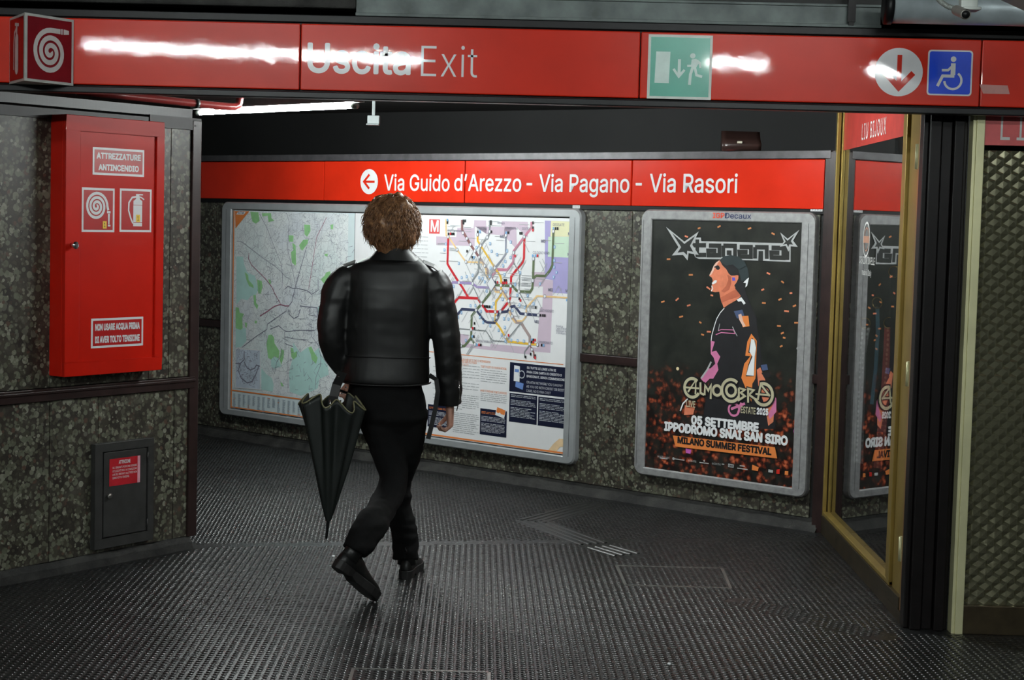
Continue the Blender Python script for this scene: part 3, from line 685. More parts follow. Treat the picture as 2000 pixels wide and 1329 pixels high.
for w_, mi, p in ((.004, 0, [(-4.7422,1.4055),(-4.6916,1.404),(-4.4444,1.2905),(-4.3368,1.2474),(-4.2654,1.2093),(-4.2209,1.1762),(-4.1683,1.161),(-4.154,1.1095)]), (.007, 1, [(-4.6076,1.3263),(-4.6111,1.2847),(-4.5784,1.2444),(-4.5141,1.2055),(-4.4322,1.1558),(-4.3597,1.1002),(-4.3321,1.0605),(-4.2687,0.9906)]),
                  (.010, 1, [(-4.4795,0.8911),(-4.3911,0.9343),(-4.3298,0.9669),(-4.2685,0.983),(-4.2158,0.9758),(-4.181,0.9777)]), (.005, 0, [(-4.2233,1.6137),(-4.1914,1.5536),(-4.1974,1.4494),(-4.2084,1.3681),(-4.1623,1.2655),(-4.1294,1.1627),(-4.1062,1.1001)]),
                  (.006, 1, [(-3.8189,1.5893),(-3.9114,1.4568),(-3.9339,1.3536),(-3.9598,1.2156),(-3.9823,1.1058)]), (.005, 0, [(-4.5012,1.6002),(-4.423,1.508),(-4.3584,1.4044),(-4.2668,1.2617),(-4.2517,1.1866),(-4.2539,1.0992)]), (.007, 0, [(-4.181,0.9777),(-4.1513,1.0053),(-4.1233,1.0935),(-4.0911,1.1816),(-4.0429,1.3043),(-4.011,1.3856)]),
                  (.007, 0, [(-4.2274,1.0887),(-4.1932,1.1135),(-4.1407,1.0985),(-4.1063,1.103),(-4.046,1.0971),(-4.0032,1.0933),(-3.9516,1.0671),(-3.8891,1.0986),(-3.891,1.167)]), (.008, 0, [(-4.0688,0.9835),(-4.0003,0.9814),(-3.8986,0.981),(-3.8842,0.9166)]),
                  (.008, 0, [(-4.189,0.9522),(-4.1708,0.9184),(-4.1268,0.8947),(-4.0841,0.9116),(-4.0638,0.959)]), (.007, 0, [(-4.2062,0.9426),(-4.3101,0.8872),(-4.3977,0.841),(-4.4057,0.8022),(-4.5211,0.7446),(-4.665,0.6606)]), (.006, 0, [(-4.3702,0.8073),(-4.2824,0.8361),(-4.2202,0.8048),(-4.1765,0.8017),(-4.1074,0.8147),(-3.9113,0.8268)]),
                  (.005, 0, [(-4.2199,0.7932),(-4.2136,0.7177),(-4.1305,0.7029)]), (.005, 0, [(-3.9547,0.8672),(-3.944,0.7817),(-3.875,0.7289),(-3.8475,0.6449),(-3.8543,0.5871),(-3.8944,0.5094),(-3.9006,0.4283)]), (.004, 0, [(-3.8565,0.6672),(-3.7625,0.5941),(-3.7036,0.5644)]),
                  (.005, 0, [(-4.2433,0.6806),(-4.2507,0.6274),(-4.2938,0.5891),(-4.3181,0.499)]), (.004, 0, [(-4.2191,0.764),(-4.1232,0.7557),(-3.9773,0.7565)]), (.004, 0, [(-3.9819,0.9289),(-3.897,0.9222),(-3.8858,0.9743)]), (.004, 0, [(-4.1733,0.6796),(-4.1791,0.5625),(-4.1752,0.4109)])):
    ribbon(m, BACK, p, w_*.7, .0307, mi)
random.seed(4)
for i in range(420):
    a = random.random()*2*pi; rr = random.random()**.6*.62; u = -3.98+rr*cos(a)*.9; z = .96+rr*sin(a)
    if not (-4.74 < u < -3.42 and MAPB < z < 1.6): continue
    d = random.choice((0, pi/2, .6, 2.2))+random.uniform(-.3, .3); l = random.uniform(.01, .05)
    ribbon(m, BACK, [(u, z), (u+l*cos(d), z+l*sin(d))], .0022, .0305, 0)
CMP.append((m, [INK, INKR])); join('street_map_print', CMP, cm)
m = MB()
q4 = [(-4.7367,0.6467),(-4.4693,0.6532),(-4.4626,0.3778),(-4.7303,0.3702)]; poly(m, BACK, q4, .0311, 0)
ribbon(m, BACK, q4+[q4[0]], .006, .0316, 1)
for p in ([(-4.7342,0.5416),(-4.6807,0.5455),(-4.64,0.5755),(-4.6415,0.6353)], [(-4.6807,0.5455),(-4.7026,0.4928),(-4.6691,0.4414),(-4.6042,0.4137),(-4.5498,0.4271),(-4.5147,0.4776),(-4.4802,0.5457)], [(-4.6396,0.5576),(-4.6066,0.5182),(-4.5698,0.5061),(-4.5248,0.5244),(-4.5073,0.5466),(-4.471,0.5404)]): ribbon(m, BACK, p, .008, .0316, 2)
for i in range(150):
    u = random.uniform(q4[0][0]+.01, q4[1][0]-.03); z = random.uniform(q4[3][1]+.02, q4[1][1]-.02); d = random.choice((0, pi/2, .7, 2.3)); l = random.uniform(.008, .03)
    ribbon(m, BACK, [(u, z), (u+l*cos(d), z+l*sin(d))], .0025, .0314, 2)
finish('inset_map_print', m, [LIL, WHITEP, INK], cm)
ORANGE = mat('orange_ink', (.80, .24, .06), .4, var=.05)
m = MB(); z_ = 0.355; rect(m, BACK, -4.768, SPLIT, z_-.012, z_-.003, .0305)
rect(m, BACK, -4.782, -4.770, .222, 1.62, .0305); rect(m, BACK, -4.782, SPLIT, .224, .232, .0305)
poly(m, BACK, [(-4.7655,1.6166),(-4.6099,1.6173),(-4.7563,1.4946)], .0312); finish('orange_border_print', m, ORANGE, cm)
m = MB(); poly(m, BACK, [(-4.7286,1.613),(-4.6462,1.6125),(-4.6685,1.5926),(-4.7511,1.593)], .0318, 0); text(m, BACK, 'ATM', *[-4.7309,-4.6686], 1.5951, .020, .0322, 1, .02)
finish('corner_logo_print', m, [WHITEP, INK], cm)
m = MB()
for i in range(26):
    u = -4.755+i*.0525
    for j in range(random.randint(9, 20)):
        z = z_-.03-j*.0072
        ribbon(m, BACK, [(u, z), (u+random.uniform(.016, .032), z)], .0026, .0305, 0 if random.random() > .04 else 1)
finish('street_index_print', m, [mat('pale_grey_ink', (.38, .44, .52), .5), ORANGE], cm)

# ---- metro map
mm = thing('metro_map', 'white metro network map with coloured lines in the long display case', 'map', tuple(BACK(-2.6, .03, .216)))
m = MB(); rect(m, BACK, SPLIT+.002, -1.722, .222, 1.622, .0285); finish('paper_sheet', m, mat('bright_white_paper', (.83, .83, .84), .4, var=.02, coat=.15), mm)
ZP = mat('zone_pink_ink', (.62, .50, .60), .4, var=.03); ZY = mat('zone_yellow_ink', (.80, .78, .50), .4, var=.03); ZG = mat('zone_green_ink', (.60, .76, .60), .4, var=.03); ZV = mat('zone_violet_ink', (.42, .38, .66), .4, var=.03)
m = MB()
for p in ([(-2.8038,1.4885),(-2.6311,1.4887),(-2.6241,1.5469),(-2.4871,1.5478),(-2.4829,1.5969),(-2.3852,1.5967),(-2.3796,1.5142),(-2.2351,1.5086),(-2.2342,1.564),(-2.2596,1.5676),(-2.2549,1.595),(-2.047,1.595),(-2.0437,1.5018),(-1.8996,1.4933),(-1.8966,1.2588),(-2.0049,1.2543),(-2.0109,1.424),(-2.1263,1.4246),(-2.1394,1.5619),(-2.4759,1.5587),(-2.4747,1.4373),(-2.802,1.4342)],
          [(-2.0063,1.2957),(-1.9007,1.2978),(-1.8991,1.2546),(-1.8374,1.2531),(-1.8387,1.2157),(-1.9896,1.2089)],
          [(-1.9149,1.2428),(-1.8371,1.2461),(-1.8431,0.8195),(-1.9949,0.8192),(-1.9969,0.7982),(-2.5499,0.8063),(-2.5746,0.8436),(-2.5878,0.886),(-2.5087,0.8866),(-2.5039,0.831),(-2.3248,0.8238),(-2.3226,0.841),(-1.9494,0.8432),(-1.9336,1.0848),(-1.9148,1.0899)]): poly(m, BACK, p, .0291, 0)
poly(m, BACK, [(-1.9134,1.6059),(-1.7021,1.604),(-1.6907,1.2223),(-1.8307,1.216),(-1.8374,1.2531),(-1.9009,1.2586)], .0291, 3); poly(m, BACK, [(-1.8431,1.2623),(-1.6992,1.2683),(-1.7022,1.1786),(-1.8374,1.1783)], .0290, 3)
poly(m, BACK, [(-1.8661,1.6048),(-1.6916,1.6034),(-1.6884,1.5152),(-1.867,1.5114)], .0296, 1); poly(m, BACK, [(-1.8842,1.5105),(-1.6962,1.5146),(-1.6953,1.3912),(-1.8825,1.3911)], .0296, 2)
z_ = MB(); poly(z_, BACK, [(-2.8073,1.5992),(-1.6893,1.6123),(-1.6828,1.2227),(-1.6943,1.179),(-1.826,0.7897),(-2.6078,0.7764)], .0287); NMP = [(z_, MATS['bright_white_paper']), (m, [ZP, ZY, ZG, ZV])]
inks = [mat('metro_red_ink', (.62, .03, .04), .4), mat('metro_green_ink', (.13, .17, .09), .4), mat('metro_yellow_ink', (.85, .52, .07), .4), mat('metro_blue_ink', (.05, .06, .12), .4), mat('metro_violet_ink', (.36, .28, .52), .4),
        mat('rose_line_ink', (.62, .24, .34), .4), mat('brown_line_ink', (.26, .12, .12), .4), mat('taupe_line_ink', (.36, .28, .27), .4), mat('grey_line_ink', (.26, .28, .29), .4), mat('light_orange_ink', (.84, .58, .28), .4), mat('slate_line_ink', (.28, .29, .36), .4)]
LN = [(0, .0165, [(-2.6991,1.4869),(-2.6997,1.4156),(-2.7008,1.3204),(-2.6841,1.2993),(-2.5983,1.2057),(-2.5728,1.1827),(-2.5163,1.1161)]), (0, .0165, [(-2.7156,0.9824),(-2.6612,1.0527),(-2.5982,1.1134),(-2.5133,1.115),(-2.438,1.1157),(-2.4052,1.0832),(-2.3607,1.04),(-2.2472,1.0428),(-2.1821,1.1095),(-2.1717,1.131),(-2.1687,1.2046),(-2.1678,1.26),(-2.1276,1.3035),(-2.0796,1.3511),(-2.0695,1.3765),(-2.0701,1.5053)]),
      (5, .017, [(-2.017,1.5956),(-2.0168,1.5605),(-2.0701,1.5053),(-2.1537,1.4154),(-2.1543,1.3506),(-2.1999,1.3007),(-2.2814,1.2997),(-2.3225,1.2579),(-2.3257,1.2196)]),
      (6, .018, [(-2.5847,1.597),(-2.5827,1.5349),(-2.5068,1.4428),(-2.432,1.3684)]), (7, .020, [(-2.432,1.3684),(-2.3844,1.3169),(-2.3636,1.2944),(-2.3616,1.269),(-2.3239,1.2155),(-2.2854,1.1677),(-2.2317,1.166),(-2.1823,1.1137),(-2.1642,1.0768),(-2.1688,1.0471),(-2.1511,1.0187),(-2.1166,0.9871),(-2.0806,0.9871),(-2.0062,0.906),(-2.0047,0.8623)]),
      (9, .011, [(-2.7235,1.5987),(-2.7172,1.4972),(-2.6962,1.4891),(-2.6227,1.4115),(-2.544,1.3367),(-2.4109,1.3385),(-2.3752,1.2982),(-2.3711,1.2623),(-2.3295,1.2144),(-2.2909,1.1632),(-2.2344,1.1608),(-2.1877,1.1092),(-2.1709,1.0764),(-2.1755,1.0467),(-2.1565,1.0142),(-2.1248,0.9824)]),
      (10, .013, [(-2.2183,1.5099),(-2.2172,1.3966),(-2.2496,1.3577),(-2.3016,1.3094),(-2.3289,1.2788),(-2.3298,1.2216)]), (8, .012, [(-2.3539,1.5973),(-2.3513,1.5192),(-2.3703,1.4933),(-2.423,1.441),(-2.432,1.3684),(-2.4387,1.2766),(-2.4821,1.2257),(-2.4814,1.2043)]),
      (2, .014, [(-2.4511,1.5082),(-2.4498,1.47),(-2.423,1.441),(-2.3016,1.3094),(-2.2559,1.2627),(-2.2485,1.244),(-2.2469,1.1973),(-2.2452,1.1485),(-2.2861,1.1042),(-2.2875,0.9792),(-2.2554,0.9535),(-2.2027,0.8934),(-2.1765,0.8656),(-2.0047,0.8623),(-1.9419,0.8624)]),
      (1, .0165, [(-1.9928,1.3749),(-1.9935,1.2423),(-1.9963,1.1978),(-2.013,1.1763),(-2.101,1.1742),(-2.1233,1.1794),(-2.1519,1.2033),(-2.2472,1.2053),(-2.3093,1.2047),(-2.3289,1.1953),(-2.336,1.1526),(-2.4052,1.0832),(-2.4471,1.0426),(-2.4835,1.0042),(-2.4847,0.8667),(-2.5384,0.8136),(-2.5677,0.8116)]), (1, .0165, [(-2.4847,0.8667),(-2.4516,0.8302)]),
      (1, .0165, [(-1.8442,1.5439),(-1.8449,1.3431),(-1.8635,1.3095),(-1.8972,1.2753),(-1.9675,1.2745),(-1.9914,1.259),(-1.9946,1.2423)]), (4, .0155, [(-2.7031,1.1525),(-2.6514,1.206),(-2.5572,1.2066),(-2.4815,1.2056),(-2.4461,1.1858),(-2.3542,1.1857),(-2.329,1.1996)]),
      (3, .0165, [(-2.6293,0.983),(-2.5665,1.0426),(-2.4471,1.0426),(-2.3759,0.9804),(-2.3527,0.9732),(-2.2901,0.9748),(-2.2685,1.0036),(-2.2584,1.0401),(-2.1912,1.048),(-2.1642,1.0768),(-2.1367,1.0845),(-2.1138,1.0669),(-2.0853,1.0412),(-1.9428,1.0396)]),
      (9, .010, [(-1.6987,1.1544),(-1.9577,1.154),(-2.0398,1.0792),(-2.0406,1.0249),(-2.0672,0.9983),(-2.1113,0.9958)]), (8, .006, [(-2.1031,1.2347),(-2.1009,1.1721),(-2.0403,1.0958),(-2.0398,1.0792)]), (8, .006, [(-2.1513,1.3465),(-2.0994,1.2879),(-2.0992,1.204)]), (8, .006, [(-2.6066,0.9194),(-2.3624,0.9194),(-2.3034,0.8636),(-2.1989,0.8641),(-2.0805,0.985)]),
      (8, .006, [(-2.4539,1.3335),(-2.3296,1.2152)]), (8, .007, [(-2.481,1.1928),(-2.4053,1.0854)]), (8, .008, [(-2.0098,0.8516),(-2.0441,0.8116),(-2.0429,0.7782)]), (6, .010, [(-2.0016,0.8521),(-1.9701,0.8126),(-1.9689,0.7794)])]
m = MB()
for i, (k2, w_, p) in enumerate(LN): ribbon(m, BACK, p, w_, .0301+.00007*i, k2)
NMP.append((m, inks))
m = MB()
for p in [(-2.6991,1.4891),(-2.5733,1.5159),(-2.5389,1.4825),(-2.5069,1.4471),(-2.4691,1.4076),(-2.4321,1.3705),(-2.3844,1.3182),(-2.3516,1.5297),(-2.3703,1.4933),(-2.423,1.441),(-2.3016,1.3094),(-2.2183,1.5099),(-2.0701,1.5053),(-2.1534,1.4062),(-1.9928,1.3758),(-1.8442,1.5439),(-2.4511,1.5082),(-2.6197,1.4107),(-2.5423,1.3381),(-2.5971,1.207),(-2.4814,1.2052),(-2.2472,1.2053),(-2.1687,1.2054),(-1.9936,1.2444),(-2.4052,1.0832),(-2.4471,1.0426),(-2.2473,1.0449),(-2.1822,1.1116),(-2.2459,1.1674),(-2.101,1.1742),(-2.1694,1.066),(-2.1511,1.0208),(-2.0422,1.0394),(-1.9428,1.0396),(-2.2771,1.0073),(-2.2884,1.0406),(-2.4853,0.9204),(-2.1998,0.8915),(-2.0047,0.8623),(-1.943,0.8623),(-2.4498,0.8303),(-2.5677,0.8129),(-1.8956,1.155),(-1.9855,0.8303)]:
    disc(m, BACK, p, .0110, .0322, 1, 10, 1.15); disc(m, BACK, p, .0080, .0326, 0, 10, 1.15)
d_ = (-2.3254,1.209); poly(m, BACK, [(d_[0]-.038, d_[1]), (d_[0], d_[1]-.048), (d_[0]+.038, d_[1]), (d_[0], d_[1]+.048)], .0328, 1); poly(m, BACK, [(d_[0]-.033, d_[1]), (d_[0], d_[1]-.042), (d_[0]+.033, d_[1]), (d_[0], d_[1]+.042)], .0335, 0)
NMP.append((m, [WHITEP, INK]))
# station names as tiny ink marks, little service squares
m = MB(); LB = mat('service_blue_ink', (.22, .44, .72), .4)
for pts, dirs in (([(-2.7155,1.4432),(-2.728,1.4061),(-2.4316,1.5266),(-2.4571,1.4293),(-2.3451,1.4559),(-2.3305,1.4099),(-2.2845,1.3902),(-2.1768,1.4699),(-2.2055,1.4146),(-2.1758,1.377),(-2.2168,1.3513),(-2.2344,1.3246),(-2.3355,1.3069),(-2.2213,1.2713),(-2.3423,1.2549),(-2.6022,1.3261),(-2.5322,1.2459),(-2.4832,1.2564),(-2.5747,1.2381),(-2.4278,1.2429),(-2.3995,1.2386),(-2.3811,1.2202),(-2.0955,1.2872),(-2.1329,1.2154),(-1.8312,1.4509),(-1.831,1.3711),(-1.8306,1.3321),(-1.8109,1.3013),(-1.8311,1.2718),(-1.936,1.2274),(-2.6417,1.1813),(-2.6842,1.1556),(-2.3638,1.164),(-2.2094,1.1691),(-2.2313,1.1209),(-2.3043,1.0897),(-2.114,1.1506),(-2.0303,1.1526),(-2.0508,1.0794),(-2.0926,1.0931),(-1.9821,1.1051),(-2.1507,1.0565),(-2.4943,1.0671),(-2.4537,1.0692),(-2.5698,1.02),(-2.5983,0.9899),(-2.4065,1.0375),(-2.4139,0.9995),(-2.3853,0.9705),(-2.2149,1.0024),(-2.1795,1.0023),(-2.3264,0.9535),(-2.2074,0.9501),(-2.2575,0.9301),(-2.2311,0.9021),(-2.1517,0.8756),(-2.1016,0.8756),(-2.0519,0.8759),(-2.1989,0.8662),(-2.5267,0.8497),(-2.3039,0.9964),(-2.1329,1.2158)], 2),):
    for j, p in enumerate(pts):
        rect(m, BACK, p[0]-.007, p[0]+.007, p[1]-.009, p[1]+.009, .0322, 1)
        rect(m, BACK, p[0]-.003, p[0]+.003, p[1]-.005, p[1]+.005, .0326, 3)
for p in [(-2.6967,1.5073),(-2.679,1.5077),(-2.666,1.508),(-2.6512,1.5084),(-2.5728,1.5908),(-2.5571,1.5911),(-2.5724,1.5771),(-2.7084,1.5925),(-2.7079,1.5774),(-2.5345,1.4035),(-2.4898,1.3677),(-2.4753,1.3682),(-2.3362,1.5288),(-2.307,1.2204),(-2.2929,1.221),(-2.2759,1.2218),(-2.2336,1.2207),(-2.2196,1.2213),(-2.2028,1.222),(-2.2201,1.2368),(-2.2061,1.2374),(-1.9989,1.3934),(-1.9772,1.3941),(-1.9609,1.3946),(-1.8431,1.5595),(-1.8261,1.5598),(-1.8112,1.5602),(-2.3423,1.5912),(-2.3419,1.5773),(-2.0043,1.5905),(-2.0032,1.5608),(-2.0027,1.5463),(-2.1389,1.3875),(-2.4488,1.5261),(-2.4304,1.5266),(-2.215,1.5259),(-2.1977,1.5263),(-2.1039,1.5252),(-2.0901,1.5256),(-2.376,1.0698),(-2.3629,1.0697),(-2.3503,1.0691),(-2.3343,1.0695),(-2.3172,1.0695),(-2.4577,0.9606),(-2.4723,0.9289),(-2.4566,0.929),(-2.4723,0.8782),(-2.459,0.8782),(-2.4342,0.8292),(-2.4151,0.8297),(-2.3996,0.8303),(-2.0967,1.1305),(-2.0864,1.1206),(-1.9892,0.8884),(-1.9756,0.8893),(-1.9619,0.8893),(-1.9898,0.875),(-1.975,0.8747),(-1.9238,1.0398),(-1.9065,1.0399),(-1.8914,1.04),(-1.9094,0.8617),(-1.8942,0.8619),(-1.7245,1.1416),(-1.7103,1.1415),(-2.175,0.9036),(-1.9645,1.084),(-2.6439,1.0298),(-2.0348,0.7817),(-1.9586,0.7947),(-1.9581,0.7822),(-1.9943,0.8017)]:
    rect(m, BACK, p[0]-.006, p[0]+.006, p[1]-.008, p[1]+.008, .0324, random.choice((0, 0, 0, 1, 2)))
for i in range(230):
    k2, w_, p = LN[i % 19]; a = random.randrange(len(p)-1); f = random.random(); q0, q1 = Vector(p[a]), Vector(p[a+1]); c = q0.lerp(q1, f)
    d = (q1-q0); ang = 0 if abs(d.y) > abs(d.x)*1.2 else random.choice((.95, .95, -1.0)); s_ = random.choice((-1, 1)); l = random.uniform(.04, .085)
    a0 = c+Vector((cos(ang), sin(ang)))*s_*.016
    ribbon(m, BACK, [a0, a0+Vector((cos(ang), sin(ang)))*s_*l], .0030, .0318, 4)
    ribbon(m, BACK, [c-Vector((cos(ang), sin(ang)))*.008, c+Vector((cos(ang), sin(ang)))*.007], .003, .0319, k2+5)
NMP.append((m, [BLACK, LB, inks[0], WHITEP, mat('grey_print', (.42, .43, .45), .5)]+inks)); join('network_map_print', NMP, mm)
m = MB()
for s, x, y, w_, h_ in [('GESSATE',-1.8493,1.5751,0.09,0.016),('COLOGNO NORD',-1.9989,1.405,0.13,0.016),('MONZA',-2.2883,1.5765,0.06,0.014),('COMASINA',-2.456,1.5384,0.08,0.015),('BIGNAMI Parco Nord',-2.2248,1.5468,0.1,0.015),('SESTO',-2.0891,1.5469,0.06,0.015),('LINATE AEROPORTO',-1.9344,1.0612,0.11,0.016),('RHO Fieramilano',-2.7047,1.5214,0.13,0.016),('SAN DONATO',-1.9356,0.8706,0.11,0.016),('ABBIATEGRASSO',-2.4414,0.8463,0.15,0.015)]: text(m, BACK, s, x, x+w_, y, h_, .0322, 0, .01)
for s, x, y in [('Mi1',-2.2646,1.493),('Mi3',-1.9371,1.4741),('Mi5',-1.7297,1.5221),('Mi4',-1.7291,1.4016),('Mi3',-1.8709,1.1867),('Mi4',-1.7369,1.187),('Mi1',-1.9722,0.9914)]: text(m, BACK, s, x, x+.035, y, .018, .0322, 0, .03)
for s, x, y in [('Scarica',-1.8019,0.9771),('l’app ATM Milano',-1.8014,0.9634),('Download the',-1.8009,0.9497),('ATM Milano app',-1.8004,0.936)]: text(m, BACK, s, x, x+.008*len(s)**.95, y, .012, .0322, 0, .0)
finish('station_name_print', m, INK, mm)
# red M sign and heading lines, partly behind the walker
a, b = (-2.9204,1.5017), (-2.7756,1.5952)
m = MB(); rect(m, BACK, -2.8664, b[0], a[1]+.004, b[1], .030, 0); text(m, BACK, 'M', -2.8534, b[0]-.008, 1.5162, .075, .0305, 1, .02)
finish('metro_logo_print', m, [mat('logo_red_ink', (.72, .10, .10), .4), WHITEP], mm)
def lines(m, x0, x1, y0, y1, n_, mi=0, rag=.25, w_=.0035, off=.0300):
    for i in range(n_):
        z = y0+(y1-y0)*i/(n_-1) if n_ > 1 else y0; e_ = x1-(x1-x0)*random.random()*rag*(1 if random.random() < .3 else .12)
        x = x0
        while x < e_:
            l = min(random.uniform(.015, .06), e_-x); ribbon(m, BACK, [(x, z), (x+l, z)], w_, off, mi); x += l+.006
m = MB()
for (x0, y0), (x1, y1), n_, k2 in [((-3.0382,1.4824),(-2.8691,1.3055),8,0),((-2.5486,0.692),(-2.4039,0.6203),5,0),((-2.5493,0.583),(-2.4057,0.5471),3,0),((-2.5468,0.5062),(-2.406,0.4292),7,0),((-2.6218,0.3899),(-2.4007,0.2703),11,0),((-2.3973,0.678),(-2.1799,0.607),6,0),((-2.3924,0.5323),(-2.1758,0.4882),5,0),((-3.0974,0.3986),(-3.0,0.2421),8,0),((-2.804,0.6663),(-2.737,0.5286),6,0),((-2.7984,0.4908),(-2.7426,0.4242),4,0),((-2.6264,0.6668),(-2.5438,0.4165),16,0)]: lines(m, x0, x1, y0, y1, n_, k2)
FTP = [(m, [MATS['grey_print'], BLACK])]
m = MB()
for s, x, X, y, h_ in [('MILAN AND UP TO THE 21 NEIGHBORING',-2.5757,-2.318,0.7221,0.014),('CITIES AND VICE VERSA',-2.5752,-2.4325,0.7077,0.014),('TICKETS VALIDITY ON THE METRO NETWORK',-2.3977,-2.1869,0.6907,0.013),('WHERE TO PURCHASE TICKETS AND PASSES',-2.3969,-2.1777,0.5414,0.013),('TICKETS',-2.5659,-2.5008,0.6891,0.013)]: text(m, BACK, s, x, X, y, h_, .030, 0, .005)
c_ = [(-1.8493,0.2233),(-1.7978,0.2799),(-1.7552,0.3135),(-1.6808,0.3174),(-1.6803,0.2707),(-1.7472,0.2659),(-1.7832,0.2232)]; poly(m, BACK, c_, .0300, 1)
z_ = .234; rect(m, BACK, SPLIT, -1.722, .226, .236, .0303, 0); 
z2, z3 = [0.7525,0.7576]; ribbon(m, BACK, [(SPLIT+.1, z3), (-1.74, z3)], .004, .0300, 0)
FTP.append((m, [ORANGE, mat('peach_ink', (.82, .60, .36), .4)]))
NAVY = mat('navy_ink', (.010, .013, .035), .35)
def cbox(pts): us = [p[0] for p in pts]; zs = [p[1] for p in pts]; return min(us), max(us), min(zs), max(zs)
m = MB()
BX = [cbox(p) for p in ([(-2.1589,0.7411),(-1.7056,0.7397),(-1.7034,0.5636),(-2.1528,0.5647)], [(-2.1551,0.5536),(-1.9353,0.5515),(-1.9342,0.3791),(-2.1523,0.379)], [(-1.9257,0.5513),(-1.7048,0.5514),(-1.704,0.3776),(-1.9234,0.3792)], [(-2.3926,0.4367),(-2.1747,0.4378),(-2.1737,0.2765),(-2.3919,0.2766)], [(-2.8323,0.4226),(-2.6449,0.4233),(-2.6447,0.281),(-2.8413,0.2809)])]
for b_ in BX: rect(m, BACK, b_[0], b_[1], b_[2], b_[3], .0302, 0)
FTP.append((m, NAVY))
m = MB(); b_ = BX[0]; H_ = b_[3]-b_[2]; W_ = b_[1]-b_[0]
for i, (s, f) in enumerate((('SU TUTTE LE LINEE ATM SI', .50), ('PAGA CON CARTA DI CREDITO O', .60), ('BANCOMAT, SENZA COMMISSIONI', .65), ('ON ATM NETWORK YOU CAN PAY', .62), ('AS YOU GO WITH CREDIT OR DEBIT', .65), ('CARD, NO EXTRA COST', .42))):
    text(m, BACK, s, b_[0]+.30*W_, b_[0]+(.30+f)*W_, b_[3]-H_*(.17+.145*i+(.06 if i > 2 else 0)), H_*.082, .0306, 0, .025 if i < 3 else 0)
for b2, hd in ((BX[1], 0), (BX[2], 0), (BX[3], 1), (BX[4], 1)):
    h_ = (b2[3]-b2[2]); w_ = b2[1]-b2[0]
    zt2 = b2[3]-.07*h_
    for gi, (a_, n_) in enumerate(((.06, 2), (.24, 4), (.50, 7))):
        lines(m, b2[0]+.05*w_, b2[1]-.05*w_, b2[3]-a_*h_-(.06*h_ if hd else 0), b2[3]-(a_+.052*(n_-1))*h_-(.06*h_ if hd else 0), n_, 1 if hd and gi == 0 else 0, .3, .0028, .0306)
FTP.append((m, [mat('off_white_ink', (.62, .63, .66), .5), ORANGE])); z_ = MB(); rect(z_, BACK, SPLIT+.01, -1.73, .240, .735, .0287); join('fare_information_print', [(z_, MATS['bright_white_paper'])]+FTP, mm)
m = MB()
def cq(x, y): return Vector(BC(x, y))
ph = [(-2.1238,0.725),(-2.0781,0.721),(-2.0781,0.6276),(-2.125,0.6287)]; poly(m, BACK, ph, .0308, 0); poly(m, BACK, [(-2.1184,0.7032),(-2.084,0.7019),(-2.0853,0.6836),(-2.1191,0.6849)], .0311, 1)
poly(m, BACK, [(-2.1073,0.6277),(-2.0442,0.6191),(-2.0506,0.5807),(-2.1108,0.5954)], .0312, 1); cc = (-2.0616,0.6732); ring(m, BACK, cc, .022, .006, .0310, 2, 16)
TP = [WHITEP, mat('card_blue_ink', (.16, .28, .62), .4), mat('light_grey_ink', (.5, .52, .56), .4), ORANGE]; finish('phone_picture_print', m, TP, mm); m = MB()
poly(m, BACK, [(-2.2561,0.4612),(-2.1815,0.4456),(-2.1942,0.3923),(-2.2676,0.4077)], .0310, 0); poly(m, BACK, [(-2.2507,0.4577),(-2.1854,0.4428),(-2.1916,0.4124),(-2.2214,0.4171),(-2.2284,0.4264),(-2.2447,0.4199),(-2.259,0.4285)], .0314, 3)
finish('ticket_picture_print', m, [WHITEP, mat('card_blue_ink', (.16, .28, .62), .4), mat('light_grey_ink', (.5, .52, .56), .4), ORANGE], mm)

